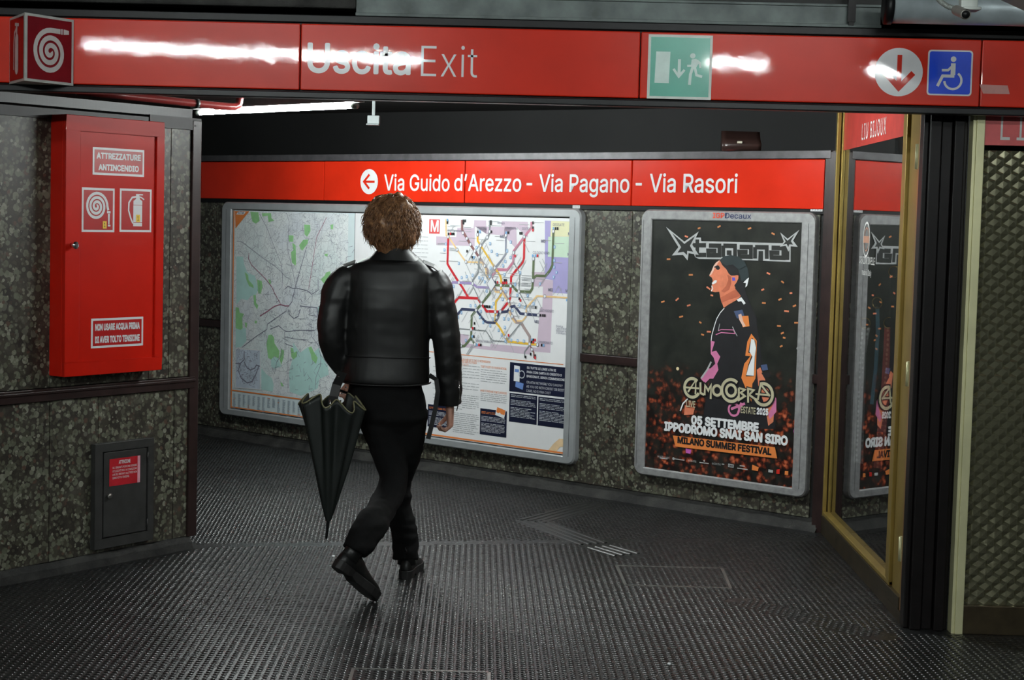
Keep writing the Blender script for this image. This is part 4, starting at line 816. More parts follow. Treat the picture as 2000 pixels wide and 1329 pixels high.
# ================================================================== POSTER FRAME AND POSTER
pf = frame4(BACK, (-1.187, -.052), (.172, 1.684), (-1.118, -.138), (.218, 1.626), 'poster_frame', 'scuffed grey metal frame with rounded corners around the concert poster', 'poster frame', ALU2, .0, .042, .05)
m = MB(); text(m, BACK, 'IGP', *[-0.7007,-0.6233], 1.6424, .030, .0432, 0, .03); text(m, BACK, 'Decaux', *[-0.62,-0.4514], 1.6429, .030, .0432, 1, .01)
finish('maker_lettering', m, [mat('red_orange_ink', (.72, .09, .05), .4), mat('dark_blue_ink', (.02, .03, .10), .4)], pf)
cp = thing('concert_poster', 'dark concert poster with a man in profile wearing a backwards cap and orange lettering', 'poster', tuple(BACK(-.63, .03, .218)))
def posterbg():
    t = NT('printed_crowd_background'); co = t.coord()
    s = t.new('ShaderNodeSeparateXYZ'); t.link(co, s.inputs[0])
    n1 = t.noise(co, 26, 4, .6); n2 = t.noise(co, 9, 3, .6)
    v = t.new('ShaderNodeTexVoronoi'); v.inputs['Scale'].default_value = 30; t.link(co, v.inputs[0])
    crowd = t.ramp(t.math('MULTIPLY_ADD', v.outputs['Distance'], -.55, t.math('ADD', n1.outputs[0], .10)), [(.26, (.010, .007, .006)), (.40, (.12, .020, .009)), (.52, (.46, .095, .038)), (.70, (.62, .20, .10))])
    dark = t.ramp(n2.outputs[0], [(.3, (.010, .012, .010)), (.7, (.026, .028, .023))])
    mr = t.new('ShaderNodeMapRange'); t.link(t.math('ADD', s.outputs[2], t.math('MULTIPLY', n2.outputs[0], .25)), mr.inputs[0]); mr.inputs[1].default_value = .96; mr.inputs[2].default_value = .70
    mk = t.math('MULTIPLY', mr.outputs[0], t.ramp(t.noise(co, 14, 3).outputs[0], [(.42, (.15, .15, .15)), (.55, (1, 1, 1))]))
    t.link(t.mix(mk, dark, crowd), t.b.inputs['Base Color']); t.b.inputs['Roughness'].default_value = .35; t.b.inputs['Coat Weight'].default_value = .3; t.b.inputs['Coat Roughness'].default_value = .08
    return t.m
m = MB(); rect(m, BACK, -1.118, -.138, .218, 1.626, .0285); finish('paper_sheet', m, posterbg(), cp)
SKIN_P = mat('printed_skin', (.72, .22, .12), .4, var=.1, vscale=30); K = BLACK
inkp = [SKIN_P, K, WHITEP, ORANGE, mat('pink_ink', (.66, .20, .38), .4), mat('steel_blue_ink', (.07, .10, .20), .4), mat('cap_ink', (.030, .042, .045), .4), mat('cream_ink', (.52, .48, .32), .45), mat('silver_ink', (.46, .47, .47), .4), mat('violet_blue_ink', (.12, .10, .55), .4), mat('light_skin_ink', (.80, .52, .42), .4), mat('navy_shadow_ink', (.012, .012, .014), .4), mat('magenta_ink', (.55, .12, .48), .4), mat('unused_ink', (.3, .3, .3), .4), mat('deep_orange_ink', (.50, .13, .07), .4)]
m = MB(); off = .0291
poly(m, BACK, [(-0.6322,1.1373),(-0.5811,1.173),(-0.5232,1.1923),(-0.4649,1.1899),(-0.4106,1.1222),(-0.3719,0.9621),(-0.3468,0.8231),(-0.3176,0.7334),(-0.261,0.5924),(-0.2579,0.5224),(-0.7382,0.4744),(-0.7123,0.6611),(-0.6895,0.7581),(-0.6904,0.9405),(-0.6693,1.0746)], off, 1)
poly(m, BACK, [(-0.6794,1.3992),(-0.6504,1.4167),(-0.6096,1.3852),(-0.5749,1.3374),(-0.5488,1.3384),(-0.5291,1.3338),(-0.528,1.3066),(-0.5468,1.2894),(-0.5528,1.2782),(-0.5051,1.2259),(-0.5365,1.1998),(-0.5876,1.1726),(-0.6164,1.1535),(-0.6417,1.2083),(-0.6497,1.2409),(-0.676,1.2369),(-0.7061,1.241),(-0.7007,1.2716),(-0.6953,1.3022),(-0.7025,1.3157),(-0.7196,1.326),(-0.7104,1.3457),(-0.6946,1.3656),(-0.692,1.3822)], off+.0005, 0)
poly(m, BACK, [(-0.692,1.3822),(-0.6762,1.4004),(-0.6503,1.4156),(-0.6679,1.3941),(-0.6848,1.3687),(-0.6952,1.3479),(-0.7065,1.331),(-0.7143,1.3262),(-0.7184,1.3305),(-0.7072,1.3475)], off+.0009, 10)
poly(m, BACK, [(-0.6515,1.4111),(-0.6245,1.4285),(-0.5776,1.4028),(-0.5305,1.3664),(-0.5216,1.3395),(-0.5551,1.3327),(-0.5746,1.3319),(-0.5914,1.3422),(-0.6088,1.3661),(-0.636,1.387)], off+.0010, 1)
poly(m, BACK, [(-0.6471,1.4168),(-0.6249,1.4367),(-0.5793,1.4437),(-0.527,1.4372),(-0.4903,1.4114),(-0.4694,1.3742),(-0.4604,1.342),(-0.4623,1.3121),(-0.5085,1.3063),(-0.5196,1.3396),(-0.5306,1.3691),(-0.5576,1.3926),(-0.5977,1.413),(-0.6244,1.4258)], off+.0014, 6)
poly(m, BACK, [(-0.5284,1.3175),(-0.5022,1.3104),(-0.4734,1.2383),(-0.4383,1.1695),(-0.4006,1.112),(-0.3996,1.0876),(-0.4229,1.1107),(-0.4642,1.1736),(-0.5185,1.2362),(-0.5456,1.2622),(-0.5434,1.2868)], off+.0013, 1)
poly(m, BACK, [(-0.4952,1.2971),(-0.4704,1.3199),(-0.459,1.3258),(-0.4688,1.282),(-0.4812,1.2706),(-0.477,1.2952)], off+.0018, 2)
poly(m, BACK, [(-0.5746,1.3319),(-0.5489,1.3395),(-0.5278,1.3338),(-0.5281,1.3093),(-0.5467,1.2867),(-0.563,1.2887),(-0.5748,1.3046)], off+.0012, 0); poly(m, BACK, [(-0.569,1.3223),(-0.5495,1.3231),(-0.5462,1.3058),(-0.5656,1.3039)], off+.0016, 9)
poly(m, BACK, [(-0.6819,1.3798),(-0.6589,1.3834),(-0.6485,1.3701),(-0.6612,1.3586),(-0.6746,1.3636)], off+.0010, 1)
poly(m, BACK, [(-0.7013,1.2854),(-0.6821,1.3028),(-0.6668,1.3018),(-0.6715,1.2884),(-0.6943,1.2785)], off+.0011, 2); ribbon(m, BACK, [(-0.7007,1.2716),(-0.6934,1.2554),(-0.7028,1.2412)], .006, off+.0011, 2)
poly(m, BACK, [(-0.6417,1.2083),(-0.6159,1.2206),(-0.5838,1.2385),(-0.5454,1.2567),(-0.5528,1.2782),(-0.5051,1.2259),(-0.5371,1.2135),(-0.5822,1.2003),(-0.6145,1.1877),(-0.6306,1.1786)], off+.0009, 14)
poly(m, BACK, [(-0.601,1.3363),(-0.5744,1.3265),(-0.5728,1.2883),(-0.5845,1.2549),(-0.6166,1.237),(-0.6366,1.2443),(-0.605,1.2759),(-0.5933,1.3093)], off+.0009, 14); poly(m, BACK, [(-0.6897,1.3757),(-0.6676,1.3853),(-0.6522,1.3809),(-0.6674,1.3798),(-0.6848,1.3704)], off+.0013, 1)
ribbon(m, BACK, [(-0.613,1.1521),(-0.6383,1.126),(-0.66,1.0917),(-0.6737,1.0522),(-0.6893,0.996),(-0.6926,0.9625)], .005, off+.0007, 2); poly(m, BACK, [(-0.5334,1.2027),(-0.5048,1.2178),(-0.4744,1.1866),(-0.4869,1.1778),(-0.5039,1.196),(-0.5232,1.1923)], off+.0009, 2)
poly(m, BACK, [(-0.5502,1.139),(-0.4955,1.1502),(-0.4812,1.1183),(-0.4999,1.1009),(-0.5291,1.1019)], off+.0008, 5); poly(m, BACK, [(-0.5134,1.1137),(-0.4554,1.1197),(-0.4453,1.0632),(-0.4882,1.0552)], off+.0009, 3); poly(m, BACK, [(-0.5202,1.1215),(-0.501,1.1281),(-0.4863,1.0853),(-0.4692,1.0645),(-0.4851,1.057),(-0.5126,1.0947)], off+.0011, 10)
ribbon(m, BACK, [(-0.6474,1.0262),(-0.6279,1.0341),(-0.546,1.0369),(-0.5386,1.0166),(-0.6272,1.0176),(-0.663,1.0032)], .005, off+.0009, 4); ribbon(m, BACK, [(-0.6391,1.0653),(-0.6474,1.0262)], .004, off+.0009, 8); ribbon(m, BACK, [(-0.5552,1.0539),(-0.5425,1.0327),(-0.5218,1.0039)], .004, off+.0009, 8)
poly(m, BACK, [(-0.6948,0.9679),(-0.668,0.9642),(-0.6857,0.9076),(-0.6561,0.9152),(-0.6283,0.884),(-0.6465,0.844),(-0.6372,0.8115),(-0.6696,0.7597),(-0.7162,0.7559),(-0.6918,0.8129),(-0.6597,0.843),(-0.671,0.8754),(-0.6919,0.8961)], off+.0009, 4)
ribbon(m, BACK, [(-0.6867,0.8521),(-0.7115,0.8058),(-0.7497,0.7555)], .010, off+.0013, 8)
poly(m, BACK, [(-0.4321,1.0233),(-0.4559,0.9782),(-0.4656,0.9012),(-0.4333,0.9008),(-0.4702,0.8572),(-0.4863,0.7794),(-0.4164,0.6541),(-0.4141,0.7525),(-0.3961,0.7812),(-0.3938,0.8031),(-0.3953,0.9876)], off+.0008, 3)
poly(m, BACK, [(-0.4279,1.0018),(-0.4394,0.9684),(-0.4469,0.9189),(-0.4211,0.9153),(-0.4442,0.8537),(-0.4576,0.7899),(-0.4063,0.794),(-0.4014,0.9058),(-0.3969,0.9496),(-0.4049,0.987)], off+.0012, 1); poly(m, BACK, [(-0.4309,0.9962),(-0.4115,0.992),(-0.3982,0.9495),(-0.4044,0.9002),(-0.4064,0.7967),(-0.4546,0.7956),(-0.4407,0.8485),(-0.4191,0.8991),(-0.4395,0.9259)], off+.0016, 2)
poly(m, BACK, [(-0.3886,0.8307),(-0.3669,0.8459),(-0.3357,0.7866),(-0.2686,0.6241),(-0.2721,0.5589),(-0.3027,0.5342),(-0.3258,0.6297),(-0.3754,0.7448)], off+.0010, 0); poly(m, BACK, [(-0.3643,0.8586),(-0.3264,0.8652),(-0.3169,0.8362),(-0.3521,0.8281)], off+.0016, 5); poly(m, BACK, [(-0.3593,0.8167),(-0.3089,0.8271),(-0.2951,0.8001),(-0.3357,0.7866)], off+.0016, 1)
poly(m, BACK, [(-0.754,0.7535),(-0.7007,0.8142),(-0.6395,0.8189),(-0.6804,0.7697),(-0.722,0.7304)], off+.0012, 4); ribbon(m, BACK, [(-0.8306,0.6386),(-0.867,0.6042),(-0.8842,0.561)], .008, off+.0012, 2); poly(m, BACK, [(-0.854,0.595),(-0.7847,0.591),(-0.7955,0.5486),(-0.8581,0.5401)], off+.0011, 0)
ring(m, BACK, (-0.5272,0.6018), .034, .012, off+.0011, 4, 20); ribbon(m, BACK, [(-0.5454,0.6027),(-0.4569,0.6412)], .014, off+.0012, 4); ribbon(m, BACK, [(-0.4809,0.6441),(-0.5021,0.5763)], .012, off+.0012, 4)
poly(m, BACK, [(-0.2803,0.7169),(-0.2585,0.684),(-0.2556,0.6145),(-0.2944,0.5709),(-0.3071,0.5947),(-0.2802,0.6471)], off+.0011, 4)
finish('singer_print', m, inkp, cp)
# confetti and phone lights
m = MB(); random.seed(11)
for p in [(-0.9984,1.4072),(-0.8433,1.3253),(-0.8817,1.5372),(-0.7978,1.5853),(-0.6979,1.2179),(-1.0288,1.1667),(-0.9306,1.1846),(-0.8505,1.1551),(-0.7688,1.0645),(-0.8998,1.0892),(-0.7096,1.0169),(-0.7505,0.9977),(-0.4677,1.5915),(-0.3594,1.1932),(-0.2587,1.2181),(-0.1928,1.2546),(-0.1685,1.1882),(-0.2158,1.1574),(-0.2469,1.3112),(-0.1504,1.0996),(-0.2598,1.0759),(-0.2366,1.0389),(-0.224,1.015),(-0.2407,0.9681),(-0.1188,0.8646),(-0.3698,1.2648),(-0.3371,1.3532),(-0.6662,1.5971),(-0.3172,1.5665),(-0.7226,1.2575)]:
    a = random.uniform(-.5, .7); l = random.uniform(.008, .015); h_ = .0045; c2, s2 = cos(a), sin(a)
    poly(m, BACK, [(p[0]+x*c2-y*s2, p[1]+x*s2+y*c2) for x, y in ((-l, -h_), (l, -h_), (l, h_), (-l, h_))], off+.0006, random.choice((0, 0, 1)))
disc(m, BACK, (-0.9118,0.7965), .010, off+.0007, 2, 10); disc(m, BACK, (-0.1317,0.9633), .014, off+.0007, 3, 10, .8); disc(m, BACK, (-0.1323,0.5219), .013, off+.0007, 4, 10, 1.3); poly(m, BACK, [(-0.8392,0.3546),(-0.8,0.3511),(-0.8053,0.3271),(-0.8369,0.3289)], off+.0007, 4)
finish('confetti_print', m, [mat('confetti_ink', (.60, .22, .08), .4), SKIN_P, mat('warm_light_ink', (.9, .75, .45), .4), WHITEP, inkp[12]], cp)
# angular headline: outlined letters
m = MB(); sw, bw_ = .046, .030
def LT(p, k=0): return p
strokes = [[(-0.8055,1.5229),(-0.802,1.4368),(-0.7424,1.4388)],[(-0.8316,1.4901),(-0.7461,1.4926)],[(-0.7273,1.4911),(-0.6571,1.492),(-0.6549,1.4404),(-0.7285,1.438),(-0.7311,1.4632),(-0.676,1.4641)],[(-0.6318,1.4939),(-0.6291,1.4311)],[(-0.6317,1.4931),(-0.5552,1.4941),(-0.5523,1.4256)],[(-0.5252,1.4902),(-0.4527,1.4911),(-0.4505,1.4391),(-0.523,1.4379),(-0.5265,1.4628),(-0.4729,1.4637)],[(-0.4262,1.4919),(-0.4236,1.43)],[(-0.4262,1.4915),(-0.3523,1.4925),(-0.3497,1.4306)],[(-0.3219,1.4911),(-0.2477,1.4921),(-0.2455,1.4401),(-0.3197,1.4395),(-0.3231,1.4652),(-0.2711,1.4657)],[(-0.2238,1.5039),(-0.2206,1.4299)]]
poly(m, BACK, [(-0.8283,1.5321),(-0.782,1.5342),(-0.7792,1.5142),(-0.2581,1.5179),(-0.2033,1.5064),(-0.2009,1.4199),(-0.3712,1.4199),(-0.4042,1.4195),(-0.653,1.4189),(-0.7911,1.4154),(-0.8165,1.4248),(-0.8328,1.4572)], off+.0030, 0)
poly(m, BACK, [(-0.4021,1.4707),(-0.3744,1.4716),(-0.373,1.4174),(-0.4022,1.4176)], off+.0044, 1); poly(m, BACK, [(-0.6074,1.4691),(-0.5764,1.4693),(-0.5753,1.443),(-0.6063,1.4428)], off+.0044, 1)
for s in strokes: ribbon(m, BACK, s, .0245, off+.0036, 1)
for out, inn in (([(-1.0216,1.588),(-0.8915,1.5086),(-0.7971,1.5674),(-0.8376,1.4922),(-0.7918,1.4373),(-0.8607,1.4453),(-0.8653,1.4041),(-0.8979,1.4338),(-0.9737,1.4288),(-0.9312,1.4766)], [(-0.9772,1.5541),(-0.891,1.4958),(-0.8209,1.5413),(-0.853,1.4866),(-0.8298,1.454),(-0.8706,1.4579),(-0.8713,1.4347),(-0.8955,1.4519),(-0.9363,1.4455),(-0.9123,1.4772)]),
                 ([(-0.2713,1.575),(-0.2239,1.5418),(-0.1521,1.5925),(-0.1893,1.533),(-0.1594,1.5008),(-0.2022,1.5032),(-0.2152,1.4734),(-0.2338,1.5048),(-0.2709,1.4988),(-0.2462,1.5265)], [(-0.2532,1.5558),(-0.2235,1.532),(-0.1794,1.5675),(-0.2034,1.5301),(-0.1884,1.5122),(-0.2112,1.5128),(-0.2177,1.4979),(-0.2285,1.5147),(-0.2512,1.5092),(-0.2347,1.5268)])):
    poly(m, BACK, out, off+.0038, 0); poly(m, BACK, inn, off+.0042, 1)
finish('headline_print', m, [inkp[8], mat('charcoal_ink', (.022, .024, .022), .4)], cp)
# cap and face drawn over the headline
m = MB(); poly(m, BACK, [(-0.6535,1.4111),(-0.6249,1.4367),(-0.5793,1.4437),(-0.527,1.4372),(-0.4903,1.4114),(-0.4766,1.3902),(-0.524,1.3666),(-0.5641,1.3924),(-0.6096,1.3852)], off+.0050, 0); finish('cap_top_print', m, inkp[6], cp)
# cream logo
m = MB(); o1, o2 = off+.0056, off+.0062
def both(f): f(o1, .030, 1); f(o2, 0, 0)
u = [(-0.8047,0.6978),(-0.5466,0.7052),(-0.3381,0.702)]; k_ = 1/5.539
for (cx, cz), rr in ((u[0], .052), (u[1], .060), (u[2], .058)):
    for o_, ex, mi in ((o1, .018, 1), (o2, 0, 0)):
        a0, a1 = ((50, 330) if (cx, cz) != tuple(u[2]) else (-150, 110)); ring(m, BACK, (cx, cz), rr, .017+ex, o_, mi, 40, a0, a1)
for o_, ex, mi in ((o1, .014, 1), (o2, 0, 0)):
    ring(m, BACK, u[1], .031, .016+ex, o_, mi, 30); ring(m, BACK, (-0.6375,0.6975), .027, .015+ex, o_, mi, 30)
    for p, w_ in (([(-0.8319,0.6722),(-0.7816,0.7436),(-0.7814,0.6636)], .011), ([(-0.8518,0.6964),(-0.7579,0.6991)], .010), ([(-0.75,0.7333),(-0.7476,0.6742),(-0.7224,0.6661)], .013), ([(-0.7193,0.6638),(-0.7184,0.7179),(-0.6957,0.6915),(-0.6785,0.7237),(-0.6784,0.6469)], .013),
                  ([(-0.4962,0.7237),(-0.4935,0.6581),(-0.4556,0.6817),(-0.4832,0.6985),(-0.4571,0.7169),(-0.4962,0.7227)], .012), ([(-0.4333,0.6484),(-0.4365,0.7237),(-0.4007,0.7192),(-0.4292,0.6916),(-0.3808,0.6681)], .012),
                  ([(-0.372,0.6689),(-0.358,0.7553),(-0.2969,0.6955)], .012), ([(-0.3881,0.7001),(-0.3029,0.7)], .010)):
        ribbon(m, BACK, p, w_+ex*.8, o_, mi)
finish('tour_logo_print', m, [inkp[7], inkp[11]], cp)
m = MB(); o_ = off+.0066
def T(s, a, b, h_, bd, mi): 
    text(m, BACK, s, a[0], b[0], (a[1]+b[1])/2, h_, o_, mi, bd)
T('LIVE', (-0.8411,0.5884), (-0.7796,0.5888), .037, .02, 1); T('ESTATE', (-0.4785,0.5876), (-0.3833,0.5885), .037, .02, 1); T('2025', (-0.3762,0.5882), (-0.3023,0.5911), .038, .045, 0)
T('05 SETTEMBRE', (-0.8045,0.4918), (-0.3587,0.4954), .052, .05, 0); T('IPPODROMO SNAI SAN SIRO', (-0.9878,0.4359), (-0.1742,0.4426), .054, .05, 0)
rb = [(-0.9262,0.4186),(-0.2531,0.4242),(-0.2361,0.3646),(-0.9047,0.3581)]; poly(m, BACK, rb, off+.0060, 2); T('MILANO SUMMER FESTIVAL', (-0.8927,0.3766), (-0.2733,0.378), .040, .045, 3)
finish('event_text_print', m, [WHITEP, inkp[7], ORANGE, inkp[11]], cp)
m = MB()
for s, a, b, h_ in (('MAGELLANO', (-1.027,0.2833), (-0.9432,0.2842), .011), ('eclectic', (-0.8174,0.2842), (-0.7597,0.2839), .013), ('eclectic', (-0.6543,0.2855), (-0.596,0.286), .013)): text(m, BACK, s, a[0], b[0], (a[1]+b[1])/2, h_, o_, 0, .01)
for p in ([(-0.5479,0.3017),(-0.5116,0.3008),(-0.512,0.2829),(-0.5484,0.2833)], [(-0.2886,0.3001),(-0.2594,0.2994),(-0.2599,0.2843),(-0.2892,0.2849)]): poly(m, BACK, p, o_-.0004, 0)
text(m, BACK, 'EMI', -0.5443, -0.5154, 0.287, .010, o_, 1, .03)
for p, mi in (([(-0.3924,0.3143),(-0.3505,0.304),(-0.3555,0.2822),(-0.3941,0.2848)], 2), ([(-0.2381,0.3044),(-0.218,0.3092),(-0.2181,0.2843),(-0.2383,0.2829)], 3), ([(-0.1854,0.303),(-0.1641,0.3045),(-0.1644,0.2831),(-0.1862,0.283)], 2)): poly(m, BACK, p, o_-.0004, mi)
for a, b in ([(-0.9209,0.2867),(-0.8404,0.2894)], [(-0.7379,0.2854),(-0.676,0.2893)], [(-0.4724,0.2991),(-0.4394,0.2998)], [(-0.4879,0.2831),(-0.4209,0.2842)], [(-0.5902,0.2944),(-0.5738,0.2952)], [(-1.0107,0.2809),(-0.956,0.2827)]): ribbon(m, BACK, [(a[0], (a[1]+b[1])/2), (b[0], (a[1]+b[1])/2)], .005, o_, 0)
disc(m, BACK, (-0.9159,0.2883), .008, o_, 0, 12); disc(m, BACK, (-0.7074,0.2991), .005, o_, 0, 8)
finish('sponsor_logo_print', m, [inkp[8], K, ORANGE, mat('bright_red_ink', (.65, .03, .02), .4)], cp)
# little number tags under the band
for lab, p, n_ in (('small white number tag under the red band above the map case', [(-1.7167,1.6996),(-1.6622,1.6884)], '3161'), ('small white number tag under the red band above the poster frame', [(-0.1021,1.7084),(-0.0305,1.6988)], '3162')):
    (a, zt2), (b, zb2) = p; zb2 = zt2-.018; z0_ = zb2+.002
    m = MB(); fbox(m, BACK, a, b, .012, .0135, zb2, zt2, 0); text(m, BACK, n_, a+.004, b-.004, zb2+.004, .010, .0140, 1, .02)
    tag(finish('number_tag', m, [WHITE, BLACK]), lab, 'tag')

# ================================================================== SHOP FRONT (right)
r = thing('shop_window', 'tall shop window in gold metal frame facing the walkway, reflecting the posters', 'window', (1.50, 8.1, 0))
m = MB()
m.box((1.487, 8.955, .0), (1.506, 8.99, 2.3)); m.box((1.512, 8.935, .0), (1.532, 8.985, 2.3)); finish('far_stile', m, GOLD, r, bevel=.002)
m = MB()
m.box((1.492, 7.285, .10), (1.53, 7.318, 2.3)); m.box((1.488, 7.245, .10), (1.53, 7.275, 2.3)); m.box((1.484, 7.205, .10), (1.53, 7.235, 2.3)); finish('near_stile', m, GOLD, r, bevel=.003)
m = MB(); m.box((1.487, 7.205, .098), (1.53, 8.955, .118)); finish('bottom_bead', m, GOLD, r, bevel=.003)
m = MB(); m.box((1.484, 6.99, .0), (1.545, 8.99, .097)); finish('bottom_rail', m, GOLDD, r, bevel=.002)
GL = NT('clear_window_glass'); GL.b.inputs['Transmission Weight'].default_value = 1; GL.b.inputs['Roughness'].default_value = 0.0; GL.b.inputs['IOR'].default_value = 1.52
GL.b.inputs['Base Color'].default_value = (.93, .95, .94, 1); GL.b.inputs['Coat Weight'].default_value = .0
m = MB(); m.box((1.5195, 7.30, .11), (1.5255, 8.94, 2.3)); pane = finish('pane', m, GL.m, r)
m = MB(); rect(m, PANE, -8.9466, -7.30, 2.006, 2.25, .0012, 0)
finish('red_name_band', m, mat('matt_red_film', (.46, .045, .035), .45), r)
m = MB(); text(m, PANE, 'LIU BIJOUX', -8.4289, -7.8316, 2.035, .078, .002, 0, .005, 1.2)
text(m, PANE, 'CREAZIONI IN PELLE', -8.3627, -7.9729, 1.4378, .035, .0016, 0, .01)
text(m, PANE, 'made in Italy', -8.2832, -8.0493, 1.3846, .028, .0016, 0, .0)
c = (-8.201,1.5547); ring(m, PANE, c, .080, .010, .0016, 0, 30); ring(m, PANE, c, .055, .006, .0016, 1, 30); rect(m, PANE, c[0]-.075, c[0]+.075, c[1]-.016, c[1]+.016, .0018, 1)
finish('window_lettering', m, [mat('thin_white_vinyl', (.62, .62, .60), .5), mat('tan_vinyl', (.42, .22, .15), .5)], r)
# door jamb and hinges
r = thing('shop_door_jamb', 'flat gold metal door jamb with two hinges between shop window and dark post', 'door frame', (1.5, 6.99, 0))
m = MB(); m.box((1.500, 6.985, .0), (1.54, 7.20, 2.3)); finish('jamb_plate', m, GOLD, r)
m = MB(); m.box((1.484, 6.945, .05), (1.54, 6.965, 2.3)); m.box((1.484, 6.90, .05), (1.54, 6.93, 2.3)); finish('edge_strip', m, mat('copper_gold_strip', (.40, .22, .09), .35, .7), r, bevel=.002)
for hz in (.30, 1.02, 1.9):
    m = MB(); m.tube([(1.480, 6.975, hz-.05), (1.480, 6.975, hz+.05)], .007, 10); m.box((1.481, 6.965, hz-.05), (1.50, 7.0, hz+.05)); finish('hinge', m, GOLDL, r)
m = MB(); m.box((1.482, 6.87, 0), (1.56, 7.20, .045)); finish('sill', m, GOLDD, r)
# dark ribbed post
m = MB()
for a, b, y in ((1.480, 1.500, 6.86), (1.500, 1.545, 6.83), (1.548, 1.590, 6.845), (1.593, 1.633, 6.82), (1.633, 1.652, 6.85)): m.box((a, y, 0), (b, 6.93, 2.3))
tag(finish('shop_corner_post', m, POSTM, bevel=.004), 'near-black ribbed metal corner post between the gold door jamb and the textured glass screen', 'post')
# gold frame and textured screen
r = thing('textured_glass_screen', 'pale gold framed screen of pyramid-patterned glass beside the black post', 'screen', (2.2, 6.8, 0))
m = MB(); m.box((1.655, 6.785, 0), (1.668, 6.85, 2.3)); m.box((1.668, 6.778, 0), (1.700, 6.85, 2.3)); finish('left_stile', m, GOLDL, r, bevel=.002)
m = MB(); m.box((1.700, 6.785, .0), (3.0, 6.85, .116)); finish('bottom_rail', m, GOLDD, r, bevel=.003)
m = MB(); m.box((1.700, 6.786, 1.944), (3.0, 6.83, 2.3)); finish('red_name_band', m, mat('pale_red_film', (.60, .09, .09), .4), r)
m = MB(); text(m, GOLDF, 'LIU BIJOUX', 1.762, 2.42, 1.965, .10, .0146, 0, .0, 1.3)
finish('lettering', m, MATS['thin_white_vinyl'], r)
t = NT('pyramid_glass'); co = t.coord()
t.b.inputs['Base Color'].default_value = (.32, .31, .20, 1); t.b.inputs['Metallic'].default_value = .8; t.b.inputs['Roughness'].default_value = .13; t.b.inputs['Specular IOR Level'].default_value = .9
m = MB(); pt = .0593; x0, z0 = 1.700, .116
nx_, nz_ = 22, 31
for i in range(nx_):
    for j in range(nz_):
        a, b = x0+i*pt, z0+j*pt; zz = lambda v_: min(v_, 1.944)
        h = pt/2
        for (sx_, sz_, kind) in ((0, 0, 0), (1, 0, 1), (0, 1, 1), (1, 1, 0)):
            A_ = a+sx_*h; B_ = b+sz_*h; C_ = A_+h; D_ = B_+h; y = 6.815; d_ = .0040 if kind else -.0095
            if D_ > 1.946: continue
            ap = ((A_+C_)/2+(.004 if kind else -.006), y-d_, (B_+D_)/2+(.005 if kind else -.004))
            for p, q_ in (((A_, B_), (C_, B_)), ((C_, B_), (C_, D_)), ((C_, D_), (A_, D_)), ((A_, D_), (A_, B_))): m.face([(p[0], y, p[1]), (q_[0], y, q_[1]), ap])
finish('pyramid_pane', m, t.m, r, weld=False)
# goods behind the glass
def belt(pts, w_, matl, label, buckle=True):
    r = thing('leather_belt', label, 'belt', tuple(pts[-1]), 'belts hanging in the shop window')
    m = MB(); P_ = [Vector(p) for p in pts]; rows = []
    for p in P_: rows.append([p+Vector((-w_*.35, w_*.5, 0)), p+Vector((w_*.35, -w_*.5, 0)), p+Vector((w_*.35+.003, -w_*.5+.003, 0)), p+Vector((-w_*.35+.003, w_*.5+.003, 0))])
    m.grid(rows, 0, False, True, True); finish('strap', m, matl, r)
    if buckle:
        m = MB(); c = P_[0]+Vector((0, 0, .02))
        m.tube([c+Vector((0.02*cos(a), -.02*cos(a), .026*sin(a))) for a in [2*pi*i/14 for i in range(15)]], .003, 6); finish('buckle', m, mat('brass', (.7, .5, .18), .25, 1.), r)
    return r
def studded(name, c1, c2, sc):
    t = NT(name); co = t.coord(); v = t.new('ShaderNodeTexVoronoi'); v.inputs['Scale'].default_value = sc; v.inputs['Randomness'].default_value = .2; t.link(co, v.inputs[0])
    t.link(t.ramp(v.outputs['Distance'], [(.25, c2), (.4, c1)]), t.b.inputs['Base Color']); t.b.inputs['Roughness'].default_value = .4; return t.m
GREYL = studded('grey_studded_leather', (.22, .22, .225), (.55, .55, .55), 42); REDL = studded('red_patterned_leather', (.40, .07, .06), (.62, .25, .16), 45)
g = [(1.5628,8.35,1.1271),(1.548,8.35,1.0019),(1.5501,8.35,0.8268),(1.5521,8.35,0.6513),(1.5547,8.35,0.4626)]; belt(g, .05, GREYL, 'grey studded leather belt hanging behind the shop glass, below the round decal')
g = [(1.606,8.3,1.2304),(1.6135,8.3,1.1068),(1.6107,8.3,0.9329),(1.5981,8.3,0.7583)]; belt(g, .018, mat('teal_leather', (.08, .20, .28), .5), 'thin blue-grey leather strap hanging between two belts in the shop window')
g = [(1.6064,8.0,1.1499),(1.6052,8.0,1.0064),(1.6012,8.0,0.8145),(1.59,8.0,0.6217),(1.5812,8.0,0.4888)]; belt(g, .045, REDL, 'dark red patterned leather belt hanging near the gold stile in the shop window')
g = [(1.6,7.9,1.3912),(1.6035,7.9,1.2502),(1.609,7.9,1.0617),(1.6121,7.9,0.8726)]; belt(g, .03, mat('black_leather_strap', (.03, .03, .03), .35), 'plain black leather belt hanging beside the dark red belt in the shop window')
m = MB(); m.tube([(1.56, 8.9, 2.02), (1.56, 7.4, 2.02)], .006, 8); tag(finish('display_rod', m, CHROME), 'thin metal rod across the top inside the shop window', 'rod')

